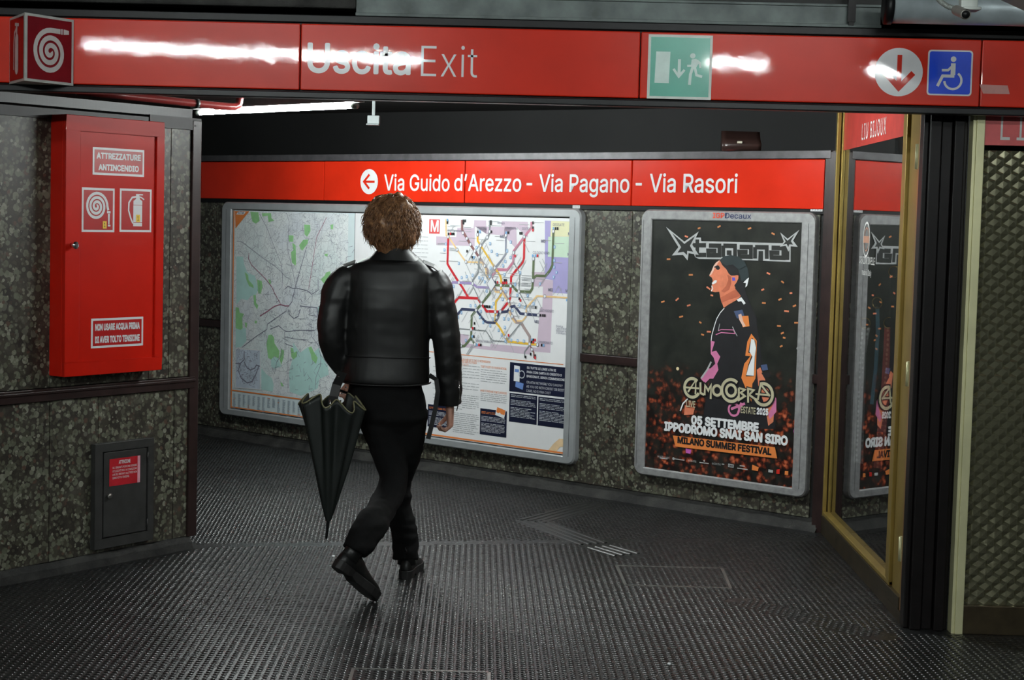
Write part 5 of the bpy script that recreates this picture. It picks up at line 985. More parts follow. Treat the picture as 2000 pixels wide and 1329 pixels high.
# ================================================================== SERVICES ABOVE
r = thing('cable_channel', 'galvanised grey-green steel cable channel above the front red band', 'cable tray', (.3, 6.88, 2.39))
m = MB(); m.box((-.78, 6.83, 2.392), (1.29, 6.94, 2.404)); m.box((-.78, 6.855, 2.404), (1.29, 6.865, 2.478)); m.box((-.78, 6.845, 2.474), (1.29, 6.865, 2.484)); finish('tray', m, STEEL, r, bevel=.001)
m = MB(); m.box((1.155, 6.815, 2.412), (1.185, 6.835, 2.75)); m.box((1.16, 6.82, 2.40), (1.18, 6.85, 2.415)); finish('hanger_bracket', m, POSTM, r)
r = thing('ventilation_duct', 'shiny round metal duct above the wheelchair sign', 'duct', (2.0, 6.5, 2.43))
m = MB(); dz = 2.4347; m.tube([(1.262, 6.5, dz), (3.4, 6.5, dz)], .062, 32, cap=True); finish('duct_pipe', m, DUCT, r)
m = MB(); m.tube([(1.236, 6.5, dz), (1.262, 6.5, dz)], .067, 32); finish('end_collar', m, BLACKSTEEL, r)
# security camera
cw = (1.4448,5.9,2.3692)
r = thing('security_camera', 'white security camera housing hanging in front of the round metal duct', 'camera', (cw[0]+.1, 5.8, 2.55))
m = MB(); p0 = (1.4091,5.95,2.3988); m.box((p0[0]-.022, 5.93, p0[2]-.035), (p0[0]+.035, 5.97, p0[2]+.12)); m.box((p0[0]-.02, 5.90, p0[2]-.045), (p0[0]+.040, 5.98, p0[2]-.035)); finish('mount_bracket', m, WHITEPL, r, bevel=.003)
m = MB(); a = Vector((1.3831,5.98,2.3603)); b = Vector((1.3726,5.8,2.3247)); m.tube([a, b], .0175, 20, cap=False); m.tube([b, a], .0145, 20); finish('lens_tube', m, mat('beige_plastic', (.42, .40, .36), .4), r)
m = MB(); m.tube([b+(b-a)*.01, b+(b-a)*.02], .0135, 20); finish('lens', m, BLACKSTEEL, r)
m = MB(); a = (1.4232,5.75,2.3867); b = (1.4815,5.4,2.2764)
m.box((0, 0, 0), (.26, .30, .11), lambda x, y, z: Vector((a[0]+x*1.0+z*.0, 5.75-y+x*.0, a[2]+.0+z-(x*.42)))); finish('housing', m, WHITEPL, r, bevel=.008)
# corrugated conduit
pts = [(1.3155,6.0,2.41),(1.3339,6.0,2.3895),(1.3556,6.0,2.376),(1.3746,5.99,2.3683),(1.3969,5.98,2.3641)]
P_ = [Vector(p) for p in pts]; F_ = []
for i in range(len(P_)-1):
    for k in range(12): F_.append(P_[i].lerp(P_[i+1], k/12))
m = MB(); m.tube(F_, [.0098 if k % 3 else .0078 for k in range(len(F_))], 12); tag(finish('corrugated_conduit', m, mat('grey_conduit', (.25, .27, .25), .45)), 'grey corrugated cable conduit leading into the security camera', 'conduit')

# lamps
def tube_lamp(a, b, label, power, zc, group=None, rad=.013):
    a = Vector(a); b = Vector(b); d = (b-a).normalized(); s = d.cross(Vector((0, 0, 1)))
    r = thing('fluorescent_lamp', label, 'lamp', tuple((a+b)/2), group)
    e_ = NT('fluorescent_tube_light'); e_.b.inputs['Emission Color'].default_value = (.93, 1.0, .985, 1); e_.b.inputs['Emission Strength'].default_value = power; e_.b.inputs['Base Color'].default_value = (.9, .9, .9, 1)
    m = MB(); m.tube([a+d*.03, b-d*.03], rad, 16); finish('tube', m, e_.m, r)
    m = MB()
    for q_, k in ((a, 1), (b, -1)): m.tube([q_, q_+d*.035*k], rad*1.25, 14)
    finish('end_cap', m, WHITEPL, r)
    m = MB(); f = lambda x, y, z: a+d*x+s*y+Vector((0, 0, z)); L = (b-a).length
    m.box((-.02, -.035, rad*1.6), (L+.02, .035, rad*1.6+.045), f); m.box((L*.3, -.01, rad*1.6+.045), (L*.3+.02, .01, zc-a.z), f); m.box((L*.7, -.01, rad*1.6+.045), (L*.7+.02, .01, zc-a.z), f)
    finish('housing', m, mat('dull_white_enamel', (.35, .36, .35), .5), r)
ta, tb = Vector((-2.134, 10.40, 2.20)), Vector((-1.044, 9.30, 2.196)); td = (tb-ta).normalized()
tube_lamp(ta, tb, 'lit fluorescent tube hanging under the dark ceiling behind the front band', TUBE_POWER, 2.36)
# near-ceiling tubes mirrored in the front band, plus unseen tubes added for light
tube_lamp(tb+td*1.15, tb+td*2.65, 'added unseen fluorescent tube above the front beam, brightening the concert poster', TUBE_POWER*.9, 2.36, rad=.013)  # extra tube put in to light the poster wall and the walker
tube_lamp((-3.55, .45, 2.83), (-.95, .30, 2.79), 'lit fluorescent tube on the near ceiling behind the viewer', FRONT_POWER*1.1, 3.0, rad=.012)
tube_lamp((1.12, .40, 2.82), (1.62, .40, 2.81), 'short lit fluorescent tube on the near ceiling behind the viewer, beside the long one', FRONT_POWER, 3.0, rad=.016)
tube_lamp((2.33, .40, 2.80), (2.86, .40, 2.79), 'short lit fluorescent tube on the near ceiling in front of the textured glass screen', FRONT_POWER, 3.0, rad=.016)
tube_lamp((2.05, 7.3, 2.22), (2.05, 8.7, 2.22), 'added dim fluorescent tube lighting the belts inside the jewellery shop window', 45.0, 2.36, rad=.012)  # added light source so the hanging belts show behind the glass
tube_lamp((-2.3, 3.3, 2.88), (-.8, 3.3, 2.88), 'added unseen fluorescent tube on the near ceiling, brightening the red fire cabinet', 95.0, 3.0)  # added out of view as diffuse fill for cabinet, left wall and floor
tube_lamp((.5, 3.3, 2.88), (2.0, 3.3, 2.88), 'added unseen fluorescent tube on the near ceiling, brightening the band around the exit sign', 150.0, 3.0)  # added out of view to lift the diffuse red of the front band
# junction box
m = MB(); j = (-1.074,10.5,2.1853); m.box((j[0]-.035, 10.46, j[2]-.020), (j[0]+.038, 10.52, j[2]+.030)); m.box((j[0]-.042, 10.455, j[2]-.028), (j[0]+.036, 10.53, j[2]-.020)); m.box((j[0]-.01, 10.48, j[2]+.03), (j[0]+.01, 10.50, 2.365))
tag(finish('junction_box', m, mat('grey_box_plastic', (.16, .18, .18), .5), bevel=.003), 'small pale grey junction box under the dark ceiling near the end of the lit tube', 'box')
# red pipe
pp = [Vector(p) for p in [(-2.4534,8.9,2.2105),(-2.236,9.1,2.204),(-1.944,9.4,2.194),(-1.798,9.52,2.189),(-1.7542,9.56,2.1899),(-1.7351,9.58,2.203),(-1.7299,9.58,2.2343),(-1.7305,9.58,2.2738)]]
r = thing('sprinkler_pipe', 'red painted water pipe above the near stone wall beside the lit tube', 'pipe', tuple(pp[3]))
m = MB(); m.tube(pp, .021, 16); finish('pipe', m, mat('red_pipe_paint', (.20, .020, .018), .3, coat=.4), r)
m = MB(); m.tube([pp[2]+(pp[3]-pp[2])*.02, pp[2]+(pp[3]-pp[2])*.12], .026, 16); finish('clamp', m, HATCH, r)
# loudspeaker on top of the far wall
j0 = (0.9392,9.35,2.0033); j1 = (1.1453,9.35,2.1131)
r = thing('loudspeaker', 'dark brown wedge-shaped loudspeaker standing on the ledge above the far red band', 'loudspeaker', (1.0, 9.4, 2.01))
m = MB(); w_ = j1[0]-j0[0]; xc = (j0[0]+j1[0])/2; h_ = j1[2]-j0[2]; z0_ = 2.009
rows = []
for t_ in (0, .12, .3, .5, .7, .88, 1):
    x = xc-w_/2+w_*t_; k = 1-(abs(t_-.5)*2)**3*.35
    rows.append([(x, 9.50, z0_), (x, 9.36, z0_), (x, 9.36-.03*k, z0_+h_*.35), (x, 9.40, z0_+h_*.62), (x, 9.44, z0_+h_), (x, 9.50, z0_+h_)])
m.grid(rows, 0, True, True, True); finish('cabinet', m, mat('dark_brown_plastic', (.035, .018, .015), .28, coat=.3), r)
m = MB(); m.box((xc-.030, 9.322, z0_+h_*.36), (xc-.004, 9.334, z0_+h_*.46)); finish('name_plate', m, mat('cream_plate', (.6, .58, .45), .4), r)

# ================================================================== FLOOR DETAILS
def floor_ribs(p0, p1, n_, gap, w_, h_, name, label):
    m = MB(); a = Vector((*p0[:2], 0)); b = Vector((*p1[:2], 0)); d = (b-a).normalized(); s = Vector((-d.y, d.x, 0)); L = (b-a).length
    for i in range(n_):
        o_ = s*(i-(n_-1)/2)*gap
        rows = []
        for x in (0, L):
            c = a+d*x+o_
            rows.append([c+s*(-w_/2), c+s*(-w_*.3)+Vector((0, 0, h_)), c+s*(w_*.3)+Vector((0, 0, h_)), c+s*(w_/2)])
        m.grid(rows, 0, False)
    return tag(finish(name, m, mat('ribbed_rubber', (.028, .028, .028), .3)), label, 'tactile strip')
floor_ribs((-0.0352,9.0719,0.0), (0.2768,8.4799,0.0), 4, .045, .022, .004, 'tactile_strip', 'ribbed rubber guide strip running from the chevron bend toward the floor joint')
floor_ribs((0.2942,9.6609,0.0), (-0.0352,9.0719,0.0), 4, .045, .022, .004, 'tactile_strip', 'ribbed rubber guide strip from the far wall under the concert poster to the chevron bend')
floor_ribs((0.3055,8.4168,0.0), (0.4311,8.2266,0.0), 4, .045, .022, .004, 'tactile_strip', 'short ribbed rubber guide strip just in front of the floor joint')
m = MB(); a = Vector((0.8826,7.2571,0.0)); b = Vector((1.3512,6.7087,0.0)); d = (b-a).normalized(); s = Vector((-d.y, d.x, 0)); n_ = int((b-a).length/.034)
for i in range(n_):
    for j in range(5):
        c = a+d*(i+.5*(j % 2))*.034+s*(j-2)*.026; m.ell((c.x, c.y, 0), (.010, .010, .004), 8, 4)
tag(finish('tactile_strip', m, mat('ribbed_rubber', (.028,)*3)), 'strip of raised round rubber studs on the floor near the shop corner', 'tactile strip')
def cover(q4, label):
    r = thing('floor_hatch', label, 'floor hatch', (sum(p[0] for p in q4)/4, sum(p[1] for p in q4)/4, 0), 'rectangular covers let into the studded floor')
    m = MB()
    for i in range(4):
        a = Vector((*q4[i][:2], 0)); b = Vector((*q4[(i+1) % 4][:2], 0)); d = (b-a).normalized(); s = Vector((-d.y, d.x, 0))
        m.box((0, -.006, 0), ((b-a).length, .006, .003), lambda x, y, z: a+d*x+s*y+Vector((0, 0, z)))
    finish('metal_edge', m, mat('worn_edge_metal', (.30, .30, .28), .35, .8), r)
    m = MB(); c = Vector((sum(p[0] for p in q4)/4, sum(p[1] for p in q4)/4, 0)); m.face([(*(c.lerp(Vector((*p[:2], 0)), .985)).xy, .0004) for p in q4]); finish('rubber_infill', m, RUBBER, r)
cover([(0.3914,7.518,0.0),(0.8559,7.52,0.0),(0.862,7.9589,0.0),(0.3677,7.9449,0.0)], 'rectangular floor hatch with worn metal edge in front of the concert poster')
f0 = Vector((-0.6439,5.9729,0.0)); f1 = Vector((-0.1626,5.9746,0.0)); cover([tuple(f0+Vector((.02, -.55, 0))), tuple(f1+Vector((.02, -.55, 0))), tuple(f1), tuple(f0)], 'rectangular floor hatch with bright metal edge at the bottom centre of the frame')
for i, (p, lab) in enumerate((((0.4878,6.1582,0.0), 'tiny white crumb of litter on the studded floor, nearer the viewer than the hatches'), ((-0.9616,7.9503,0.0), 'tiny white crumb of litter on the floor beside the raised boot heel'))):
    m = MB(); m.ell((p[0], p[1], .005), (.008, .012, .004), 8, 5); tag(finish('litter_crumb', m, WHITEP), lab, 'litter')

# ================================================================== THE WALKER
LEATHER = NT('black_leather'); t = LEATHER; co = t.coord()
t.link(t.ramp(t.noise(co, 7, 4).outputs[0], [(.3, (.006, .006, .006)), (.7, (.012, .012, .012))]), t.b.inputs['Base Color']); t.b.inputs['Roughness'].default_value = .46; t.b.inputs['Specular IOR Level'].default_value = .45
nb = t.bump(t.noise(co, 20, 3, .5).outputs[0], .25, .003); t.link(t.bump(t.noise(co, 240, 2).outputs[0], .2, .0006, nb), t.b.inputs['Normal'])
CLOTH = mat('black_cotton_twill', (.004, .004, .0042), .9, var=.2, bump=.004, bscale=14, spec=.2)
BOOTM = mat('black_boot_leather', (.006, .006, .006), .42, var=.3, bump=.002, bscale=30)
SOLEM = mat('black_rubber_sole', (.012, .011, .011), .6, var=.2)
SKIN = mat('skin', (.48, .25, .18), .5, var=.12, vscale=40)
HAIRM = NT('brown_hair'); t = HAIRM; co = t.coord(); s = t.new('ShaderNodeSeparateXYZ'); 
t.link(t.ramp(t.noise(co, 60, 3, .7).outputs[0], [(.3, (.07, .030, .014)), (.55, (.24, .115, .050)), (.75, (.50, .28, .13))]), t.b.inputs['Base Color']); t.b.inputs['Roughness'].default_value = .42
YB = 7.36
pr = thing('person', 'person walking away in black leather jacket and black trousers, hair a brown mop', 'person', (-.62, 7.3, 0))
def J(p): return Vector(p)
hd = J((-0.6654,7.37,1.5672))
nk = J((-0.6527,7.36,1.425)); shL = J((-0.8495,7.36,1.3471)); shR = J((-0.4843,7.37,1.3522))
elL = J((-0.9071,7.33,1.0893)); wrL = J((-0.8354,7.47,0.8953)); elR = J((-0.4182,7.37,1.0713)); wrR = J((-0.3989,7.42,0.7913))
pel = J((-0.6747,7.38,0.8145))
hpL = J((-0.7458,7.37,0.7579)); hpR = J((-0.5899,7.39,0.7601)); knL = J((-0.6339,7.33,0.4655)); knR = J((-0.6348,7.56,0.396))
anR = J((-0.5868,7.56,0.0815))
BM = Matrix.Translation(Vector((-0.6806,7.0331,0.0))+Vector((0, 0, .008))) @ Matrix.Rotation(radians(46), 4, 'Z') @ Matrix.Rotation(radians(38), 4, 'Y') @ Matrix.Translation(Vector((-.275, 0, 0)))
BR = Matrix.Translation(Vector((-0.5889, 7.4962, .0))) @ Matrix.Rotation(radians(84), 4, 'Z')
anL = BM @ Vector((.055, 0, .09)); anR = BR @ Vector((.055, 0, .09))
# --- body: one continuous mesh with face, ears, hands
m = MB()
def limb(pts, rs, n=14): 
    out = []; R2 = []
    for i in range(len(pts)-1):
        for k in range(6):
            f = k/6; p0, p1, p2, p3 = (Vector(pts[max(0, min(len(pts)-1, j))]) for j in (i-1, i, i+1, i+2))
            out.append(.5*((2*p1)+(p2-p0)*f+(2*p0-5*p1+4*p2-p3)*f*f+(-p0+3*p1-3*p2+p3)*f**3)); R2.append(rs[i]+(rs[i+1]-rs[i])*f)
    out.append(Vector(pts[-1])); R2.append(rs[-1]); m.tube(out, R2, n)
hc = hd+Vector((0, .005, .0)); 
m.ell(hc+Vector((0, .0, .015)), (.072, .088, .095), 24, 16); m.ell(hc+Vector((0, .030, -.045)), (.055, .065, .065), 20, 12)
m.ell(hc+Vector((0, .098, -.020)), (.012, .018, .022), 12, 8); m.ell(hc+Vector((0, .084, -.005)), (.010, .016, .028), 12, 8)
m.ell(hc+Vector((0, .088, -.060)), (.024, .010, .006), 12, 8); m.ell(hc+Vector((0, .088, -.071)), (.020, .010, .007), 12, 8); m.ell(hc+Vector((0, .068, -.094)), (.026, .022, .018), 12, 8)
for s_ in (-1, 1):
    m.ell(hc+Vector((s_*.074, .004, -.010)), (.010, .018, .030), 12, 8); m.ell(hc+Vector((s_*.030, .082, .010)), (.016, .012, .010), 12, 8); m.ell(hc+Vector((s_*.030, .085, .028)), (.022, .012, .006), 12, 8)
limb([hc+Vector((0, .0, -.06)), nk+Vector((0, 0, -.03))], [.052, .058])
limb([nk+Vector((0, 0, -.03)), pel+Vector((0, 0, .25)), pel], [.065, .085, .085], 20); limb([shL+Vector((0, 0, -.02)), nk+Vector((0, 0, -.09)), shR+Vector((0, 0, -.02))], [.030, .05, .030])
limb([shL, elL, wrL], [.045, .036, .026]); limb([shR, elR, wrR], [.045, .036, .026])
limb([hpL, knL, BM @ Vector((.060, 0, .20)), anL], [.058, .026, .026, .028]); limb([hpR, knR, anR], [.064, .040, .028])
for B_ in (BM, BR): limb([B_ @ Vector((.03, 0, .06)), B_ @ Vector((.10, 0, .060)), B_ @ Vector((.20, 0, .050)), B_ @ Vector((.25, 0, .048))], [.022, .026, .018, .010])
def hand(w0, d, palm_n, side, curl):
    """w0 wrist, d direction of the fingers, palm_n palm normal, side = direction to the thumb"""
    d = d.normalized(); side = (side-d*side.dot(d)).normalized(); pn = palm_n-d*palm_n.dot(d)-side*palm_n.dot(side); pn.normalize()
    m.tube([w0-d*.02, w0+d*.01, w0+d*.045, w0+d*.078, w0+d*.085], [(.024, .018), (.028, .018), (.038, .016), (.039, .014), (.034, .010)], 14, up=tuple(pn))
    for i, (sd, ln) in enumerate(((.030, .070), (.010, .079), (-.011, .073), (-.031, .057))):
        p = w0+d*.078+side*sd; a = radians(curl[0])+radians(4*i); dd = d*cos(a)+pn*sin(a); pts = [p-d*.012, p]; 
        for k, (f, ca) in enumerate(((.42, curl[1]), (.32, curl[2]), (.26, 0))):
            p = p+dd*ln*f; pts.append(p); a += radians(ca); dd = d*cos(a)+pn*sin(a)
        m.tube(pts, [.0092, .0092, .0085, .0078, .0062], 10)
    p = w0+d*.022+side*.026; q1 = p+(side*.55+d*.7+pn*.45).normalized()*.036; q2 = q1+(d*.75+pn*.65+side*.05).normalized()*.030; q3 = q2+(d*.55+pn*.75-side*.25).normalized()*.024
    m.tube([p-side*.012, p, q1, q2, q3], [.013, .0125, .0105, .0095, .0072], 10)
hdR = (wrR-elR).normalized()*.2+Vector((.02, .05, -1)); hand(wrR+Vector((-.002, .0, -.012)), hdR, Vector((-1, .1, .0)), Vector((0, 1, 0)), (38, 62, 45))
hand(wrL+Vector((0, 0, -.005)), Vector((.15, -.35, -.9)), Vector((-.3, -.9, .3)), Vector((-.9, .3, .0)), (50, 65, 50))
body = remesh('person_body', m, SKIN, pr, .0042, 1)
# eyes
for s_ in (-1, 1):
    m = MB(); m.ell(hc+Vector((s_*.030, .0905, .009)), (.012, .006, .0055), 14, 10); e_ = finish('eye', m, mat('eye_white', (.55, .53, .50), .3), pr)
    m = MB(); m.ell(hc+Vector((s_*.030, .0955, .009)), (.005, .002, .005), 12, 8); finish('iris', m, mat('brown_iris', (.06, .03, .02), .2), e_)
BOOTTOP = BM @ Vector((.060, 0, .21)); BOOTLOW = BM @ Vector((.058, 0, .105))
# --- trousers
m = MB()
rows = []
def rad_fold(z): return 0
for z, cx, rx, ry, cy in ((0.9147, -0.6813, .150, .105, 7.385), (0.8257, -0.6772, .168, .115, 7.38), (0.7365, -0.6642, .170, .120, 7.375), (0.6584, -0.6423, .085, .07, 7.38)):
    rows.append([(cx+rx*cos(2*pi*j/28), cy+ry*sin(2*pi*j/28), z) for j in range(28)])
m.grid(rows, 0, True, True, True)
limb([J((-0.7106,7.37,0.77)), J((-0.6664,7.36,0.6164)), J((-0.6319,7.33,0.4767)), J((-0.6599,7.25,0.3777)), BOOTTOP.lerp(J((-0.6599,7.25,0.3777)), .45), BOOTTOP, BOOTLOW], [.102, .080, .062, .066, .066, .066, .062])
limb([J((-0.5902,7.39,0.7712)), J((-0.6011,7.43,0.6091)), J((-0.6332,7.53,0.4465)), J((-0.6331,7.56,0.3155)), J((-0.5994,7.57,0.1994)), J((-0.5913,7.56,0.0767))], [.100, .092, .066, .063, .059, .058])
def wr(co):
    k = 1 if co.z < .42 else .45
    return (noise.noise(Vector((co.x*9, co.y*9, co.z*26)))*.010+noise.noise(Vector((co.x*22, co.y*22, co.z*40)))*.003)*k
remesh('trousers', m, CLOTH, pr, .008, 3, wr)
# --- jacket
m = MB(); rows = []
for y, xl, xr, ry, cy in [(1.4611,-0.7151,-0.5875,0.055,7.37),(1.4304,-0.7585,-0.5472,0.07,7.365),(1.404,-0.8197,-0.507,0.085,7.36),(1.3689,-0.8631,-0.4754,0.1,7.36),(1.3029,-0.8574,-0.4827,0.118,7.36),(1.2147,-0.8556,-0.4895,0.122,7.36),(1.1044,-0.8579,-0.4958,0.118,7.365),(1.0159,-0.8518,-0.4937,0.12,7.37),(0.9827,-0.86,-0.493,0.122,7.37),(0.9051,-0.8718,-0.489,0.128,7.372),(0.8874,-0.8692,-0.4908,0.126,7.372)]:
    cx, rx = (xl+xr)/2, (xr-xl)/2
    rows.append([(cx+rx*(abs(cos(a))**.85)*(1 if cos(a) > 0 else -1), cy+ry*(abs(sin(a))**.9)*(1 if sin(a) > 0 else -1), y+(.012*sin(a) if y > 1.43 else 0)) for a in [2*pi*j/36 for j in range(36)]])
m.grid(rows, 0, True, True, True)
limb([J((-0.8274,7.36,1.3477)), J((-0.8765,7.355,1.2937)), J((-0.9058,7.34,1.1879)), J((-0.9137,7.33,1.0891)), J((-0.8927,7.37,1.005)), J((-0.8476,7.455,0.9143))], [.062, .076, .066, .060, .056, .048], 18)
limb([J((-0.506,7.365,1.3518)), J((-0.472,7.37,1.2974)), J((-0.4454,7.37,1.1944)), J((-0.4206,7.37,1.0779)), J((-0.4072,7.39,0.9324)), J((-0.4036,7.42,0.8001))], [.062, .074, .066, .061, .057, .056], 18)
def wl(co):
    arm = 1.0 if abs(co.x+.63) > .17 else .22
    return (noise.noise(Vector((co.x*12, co.y*12, co.z*20)))*.0055+noise.noise(Vector((co.x*30+5, co.y*30, co.z*34)))*.0022)*arm
jk = remesh('jacket', m, LEATHER.m, pr, .0065, 3, wl)
# collar, epaulettes, waistband seam, sleeve zips, hanging belt
m = MB(); rows = []
for y, xl, xr, ry, sl in [(1.4082,-0.7811,-0.5254,0.088,0),(1.4301,-0.7551,-0.5523,0.078,0),(1.4609,-0.7271,-0.5816,0.066,0.0),(1.4741,-0.7207,-0.5885,0.062,0)]:
    cx, rx = (xl+xr)/2, (xr-xl)/2; rows.append([(cx+rx*cos(a), 7.37+ry*sin(a), y-.02*sin(a)*.5) for a in [2*pi*j/30 for j in range(30)]])
m.grid(rows, 0, True, True); finish('collar', m, LEATHER.m, jk)
def strip3(pts, w_, n_, th=.004):
    mb = MB(); rows = []; n_ = Vector(n_)
    P_ = [Vector(p) for p in pts]
    for i, p in enumerate(P_):
        d = (P_[min(i+1, len(P_)-1)]-P_[max(i-1, 0)]).normalized(); s = d.cross(n_).normalized()*w_/2; k = n_.normalized()*th
        rows.append([p-s, p-s+k, p+s+k, p+s])
    mb.grid(rows, 0, False, True, True); return mb
def onback(x, y, k=0): return Vector((x, 7.24-k, y))
for pts in ([(-0.9043,7.355,1.3612),(-0.8667,7.35,1.3843),(-0.818,7.345,1.4033)], [(-0.4441,7.355,1.3669),(-0.4795,7.35,1.3925),(-0.528,7.345,1.4111)]):
    mb = strip3(pts, .040, (0, -.35, .9), .006); e_ = finish('epaulette', mb, LEATHER.m, jk, bevel=.003)
m = MB()
# waistband edge and yoke seam follow the back of the jacket
def back_curve(y, xl, xr, ry, cy, sag=0, n_=24):
    cx, rx = (xl+xr)/2, (xr-xl)/2; out = []
    for i in range(n_+1):
        a = pi+pi*i/n_; out.append(Vector((cx+(rx+.004)*(abs(cos(a))**.85)*(1 if cos(a) > 0 else -1), cy-(ry+.006)*(abs(sin(a))**.9), y+sag*sin(-a))))
    return out
c1_ = (1.0004,-0.8537,-0.4934); m.tube(back_curve(c1_[0], c1_[1], c1_[2], .121, 7.37, .006), .0028, 6)
c2_ = (0.894,-0.8716,-0.4888); m.tube(back_curve(c2_[0], c2_[1], c2_[2], .127, 7.372, -.008), .0035, 6)
finish('seam', m, LEATHER.m, jk)
zp = [(-0.3621,7.345,0.9045),(-0.3568,7.35,0.8599),(-0.3584,7.355,0.8216),(-0.3686,7.36,0.7741)]; m = MB(); m.tube(zp, .0022, 6); finish('sleeve_zip', m, CHROME, jk)
bt = [(-0.4876,7.3,0.9316),(-0.4552,7.28,0.9145),(-0.4474,7.28,0.8643),(-0.4566,7.28,0.7871),(-0.4724,7.28,0.7096),(-0.4843,7.28,0.6586)]; mb = strip3(bt, .020, (.15, -1, .1), .003); finish('hanging_belt_end', mb, LEATHER.m, jk)
bt = [(-0.847,7.22,0.9396),(-0.8672,7.18,0.8906),(-0.878,7.17,0.8414),(-0.8817,7.17,0.8045)]; mb = strip3(bt, .040, (-.2, -1, .1), .003); finish('hanging_belt', mb, LEATHER.m, jk)
m = MB(); c = Vector((-0.8686,7.15,0.8156)); sx_, sz_ = .022, .014
m.tube([c+Vector((-sx_, 0, sz_)), c+Vector((-sx_, 0, -sz_)), c+Vector((sx_, 0, -sz_*1.1)), c+Vector((sx_, 0, sz_))], .0028, 8); m.tube([c+Vector((0, -.002, sz_)), c+Vector((.0, -.002, -sz_))], .002, 6); finish('belt_buckle', m, CHROME, jk)
for p in ((-0.827,7.17,0.8818), (-0.8437,7.17,0.8554), (-0.8616,7.2,0.9236)): m = MB(); m.ell(p, (.005, .004, .003), 10, 6); finish('belt_eyelet', m, CHROME, jk)
# --- boots
def boot(M, label=None):
    r_ = None
    def f(x, y, z): return M @ Vector((x, y, z))
    def outline(x): # half width of the sole along the length
        tab = ((0, .012), (.01, .026), (.04, .033), (.09, .031), (.15, .036), (.20, .045), (.24, .043), (.27, .032), (.285, .012))
        for (a, b), (c, d) in zip(tab, tab[1:]):
            if a <= x <= c: return b+(d-b)*(x-a)/(c-a)
        return tab[-1][1]
    m = MB(); rows = []
    xs = (0, .005, .012, .03, .06, .09, .12, .15, .18, .21, .24, .262, .277, .285)
    def base(x): return 0 if x < .085 else (.010 if x < .12 else 0)
    for x in xs: w_ = outline(x); rows.append([f(x, -w_, base(x)), f(x, w_, base(x)), f(x, w_+.002, .038), f(x, -w_-.002, .038)])
    m.grid(rows, 0, False, True, True); so = m
    m2 = MB(); rows = []
    for x, h, k in ((.002, .06, .6), (.008, .075, .85), (.03, .10, .95), (.07, .115, .95), (.11, .105, .95), (.15, .085, .95), (.19, .070, .98), (.23, .062, .97), (.262, .052, .9), (.280, .040, .6)):
        w_ = max(.006, outline(x)*k); rows.append([f(x, w_*cos(a)*(1 if a < pi else 1), .030+max(0, (h-.03))*sin(a)**.7) for a in [pi*j/14 for j in range(15)]]+[f(x, 0, .028)])
    m2.grid(rows, 0, True, True, True)
    pts = [f(.050, 0, .06), f(.050, 0, .10), f(.054, 0, .13), f(.058, 0, .150)]; m2.tube(pts, [(.036, .042), (.034, .038), (.035, .039), (.034, .038)], 20)
    return so, m2, f
def place(an, yaw, pitch, roll=0):  # ankle joint at local (.055,0,.09)
    Rm = Matrix.Rotation(yaw, 4, 'Z') @ Matrix.Rotation(pitch, 4, 'Y') @ Matrix.Rotation(roll, 4, 'X')
    return Matrix.Translation(Vector(an)) @ Rm @ Matrix.Translation(Vector((-.055, 0, -.09)))
for MM in (BR, None):
    if MM is None:
        MM = BM
    so, up_, f = boot(MM)
    b_ = finish('boot', up_, BOOTM, pr); finish('sole', so, SOLEM, b_, bevel=.003)
    m = MB(); m.tube([f(.012, -.006, .11), f(.006, 0, .142), f(.012, .006, .11)], .003, 6); finish('pull_tab', m, BOOTM, b_)
# --- hair: cap mesh plus individual locks
m = MB(); random.seed(5)
hcen = hc+Vector((0, -.012, .010))
def hfn(q_): 
    k = 1+.18*noise.noise(q_*16+Vector((3, 1, 7)))+.14*noise.noise(q_*40)
    if q_.y > .02 and q_.z < .050: k *= 1-.42*min(1, (q_.y-.02)/.03)*min(1, (.050-q_.z)/.02)
    return q_*k
m.ell(hcen+Vector((0, 0, -.008)), (.118, .120, .124), 48, 34, fn=hfn); m.ell(hcen+Vector((.002, .0, -.070)), (.080, .085, .080), 30, 20, fn=hfn)
hr = finish('hair', m, HAIRM.m, pr)
m = MB()
for i in range(1500):
    a = random.uniform(0, 2*pi); zc_ = random.uniform(-.55, 1); st = sqrt(max(0, 1-zc_*zc_))
    d = Vector((st*cos(a), st*sin(a), zc_)); 
    if d.y > .30 and d.z < .50: continue
    p = hcen+Vector((d.x*.112, d.y*.114, d.z*.120)); ln = random.uniform(.03, .075); tan = Vector((random.uniform(-.7, .7), random.uniform(-.5, .5), -.9)); tan = (tan-d*tan.dot(d)).normalized(); pts = [p]
    w0_ = random.uniform(.25, .8); ph_ = random.uniform(0, 6)
    for k in range(5):
        p = p+(tan+d*(w0_*.5)+Vector((sin(ph_+k*1.6), cos(ph_+k*1.9), 0))*.45).normalized()*ln/5; d2 = (p-hcen).normalized(); tan = (tan-d2*tan.dot(d2)*.5+Vector((0, 0, -.25))).normalized(); pts.append(p)
    m.tube(pts, [.0016, .0022, .0020, .0016, .0010, .0004], 4, cap=False)
finish('hair_strands', m, HAIRM.m, hr, weld=False)['kind'] = 'stuff'

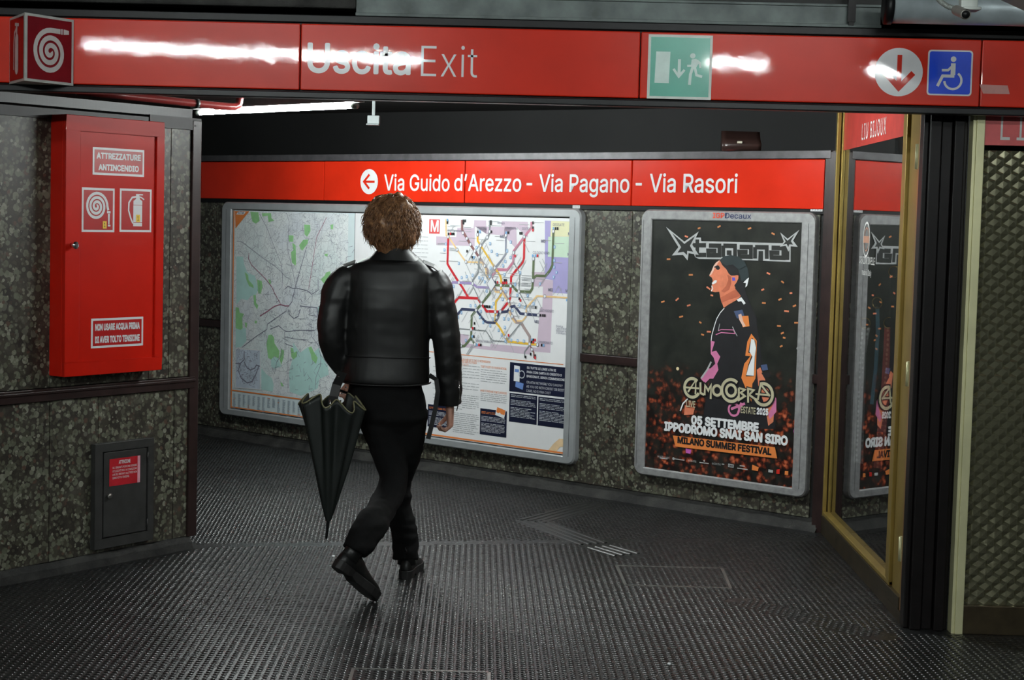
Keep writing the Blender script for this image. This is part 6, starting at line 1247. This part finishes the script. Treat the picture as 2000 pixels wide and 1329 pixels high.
# ================================================================== UMBRELLA
CAN = mat('dark_green_black_canopy', (.005, .008, .0065), .6, var=.2, bump=.002, bscale=25); OLIVE = mat('olive_piping', (.16, .15, .075), .5)
tip = Vector((-0.9029,7.2,0.2293)); fer = Vector((-0.8956,7.2,0.3065)); top = Vector((-0.8726,7.2,0.8167))
r = thing('umbrella', 'loosely folded dark green umbrella with olive piping hanging point down at the walking person\'s side', 'umbrella', tuple(tip))
ax = (top-fer).normalized(); X_ = Vector((1, 0, 0)); X_ = (X_-ax*X_.dot(ax)).normalized(); Y_ = ax.cross(X_)
L = (top-fer).length; rows = []; NF = 8; nn = 96
def cross(t_):
    Rr = .010+.125*t_**.92; row = []
    for j in range(nn):
        a = 2*pi*j/nn; amp = .30*min(1, t_*1.6)
        rr = Rr*(1-amp*.5+amp*.5*cos(NF*a+1.2*t_)+.05*sin(3*a+4*t_))
        zz = L*t_+(.022*cos(NF*a+1.2*t_+pi)+.012*sin(2*a))*max(0, (t_-.8)/.2) if t_ > .8 else L*t_
        row.append(fer+X_*rr*cos(a)*1.08+Y_*rr*sin(a)*.72+ax*zz+X_*(-.012*t_))
    return row
rows = [cross(i/26) for i in range(27)]
inner = [[fer+(Vector(p)-fer)*1.0+((fer+ax*(Vector(p)-fer).dot(ax))-Vector(p)).normalized()*.004 for p in rw] for rw in rows[::-1]]
m = MB(); m.grid(rows, 0, True, True); m.grid([rows[-1]]+inner[:16], 0, True, True); finish('canopy', m, CAN, r)
m = MB(); m.tube(rows[-1]+[rows[-1][0]], .0034, 6); finish('piping', m, OLIVE, r)
m = MB(); m.tube([tip, tip+(fer-tip)*.1, fer, fer+ax*.02], [.003, .0058, .0065, .011], 12); finish('ferrule', m, BLACKSTEEL, r)
m = MB(); hp = [fer, top, top+ax*.05+X_*.01, Vector(wrL)+Vector((-.01, -.02, -.07)), Vector(wrL)+Vector((.0, -.02, .0))]; m.tube(hp, .006, 10); finish('shaft', m, BLACKSTEEL, r)
m = MB(); g0 = Vector(wrL)+Vector((.012, -.035, -.10)); m.tube([g0, g0+Vector((.0, .0, .05)), g0+Vector((0, .005, .10)), g0+Vector((0, .02, .13)), g0+Vector((.0, .045, .135)), g0+Vector((0, .062, .11))], .010, 12); finish('handle', m, BLACKSTEEL, r)
m = MB()
for k in range(NF):
    a = 2*pi*k/NF+.1; e0 = Vector(rows[-1][int(k*nn/NF) % nn]); m.tube([fer+ax*L*.75, fer.lerp(e0, .9)+ax*.01, e0+ax*.006], .0014, 5)
finish('ribs', m, CHROME, r)
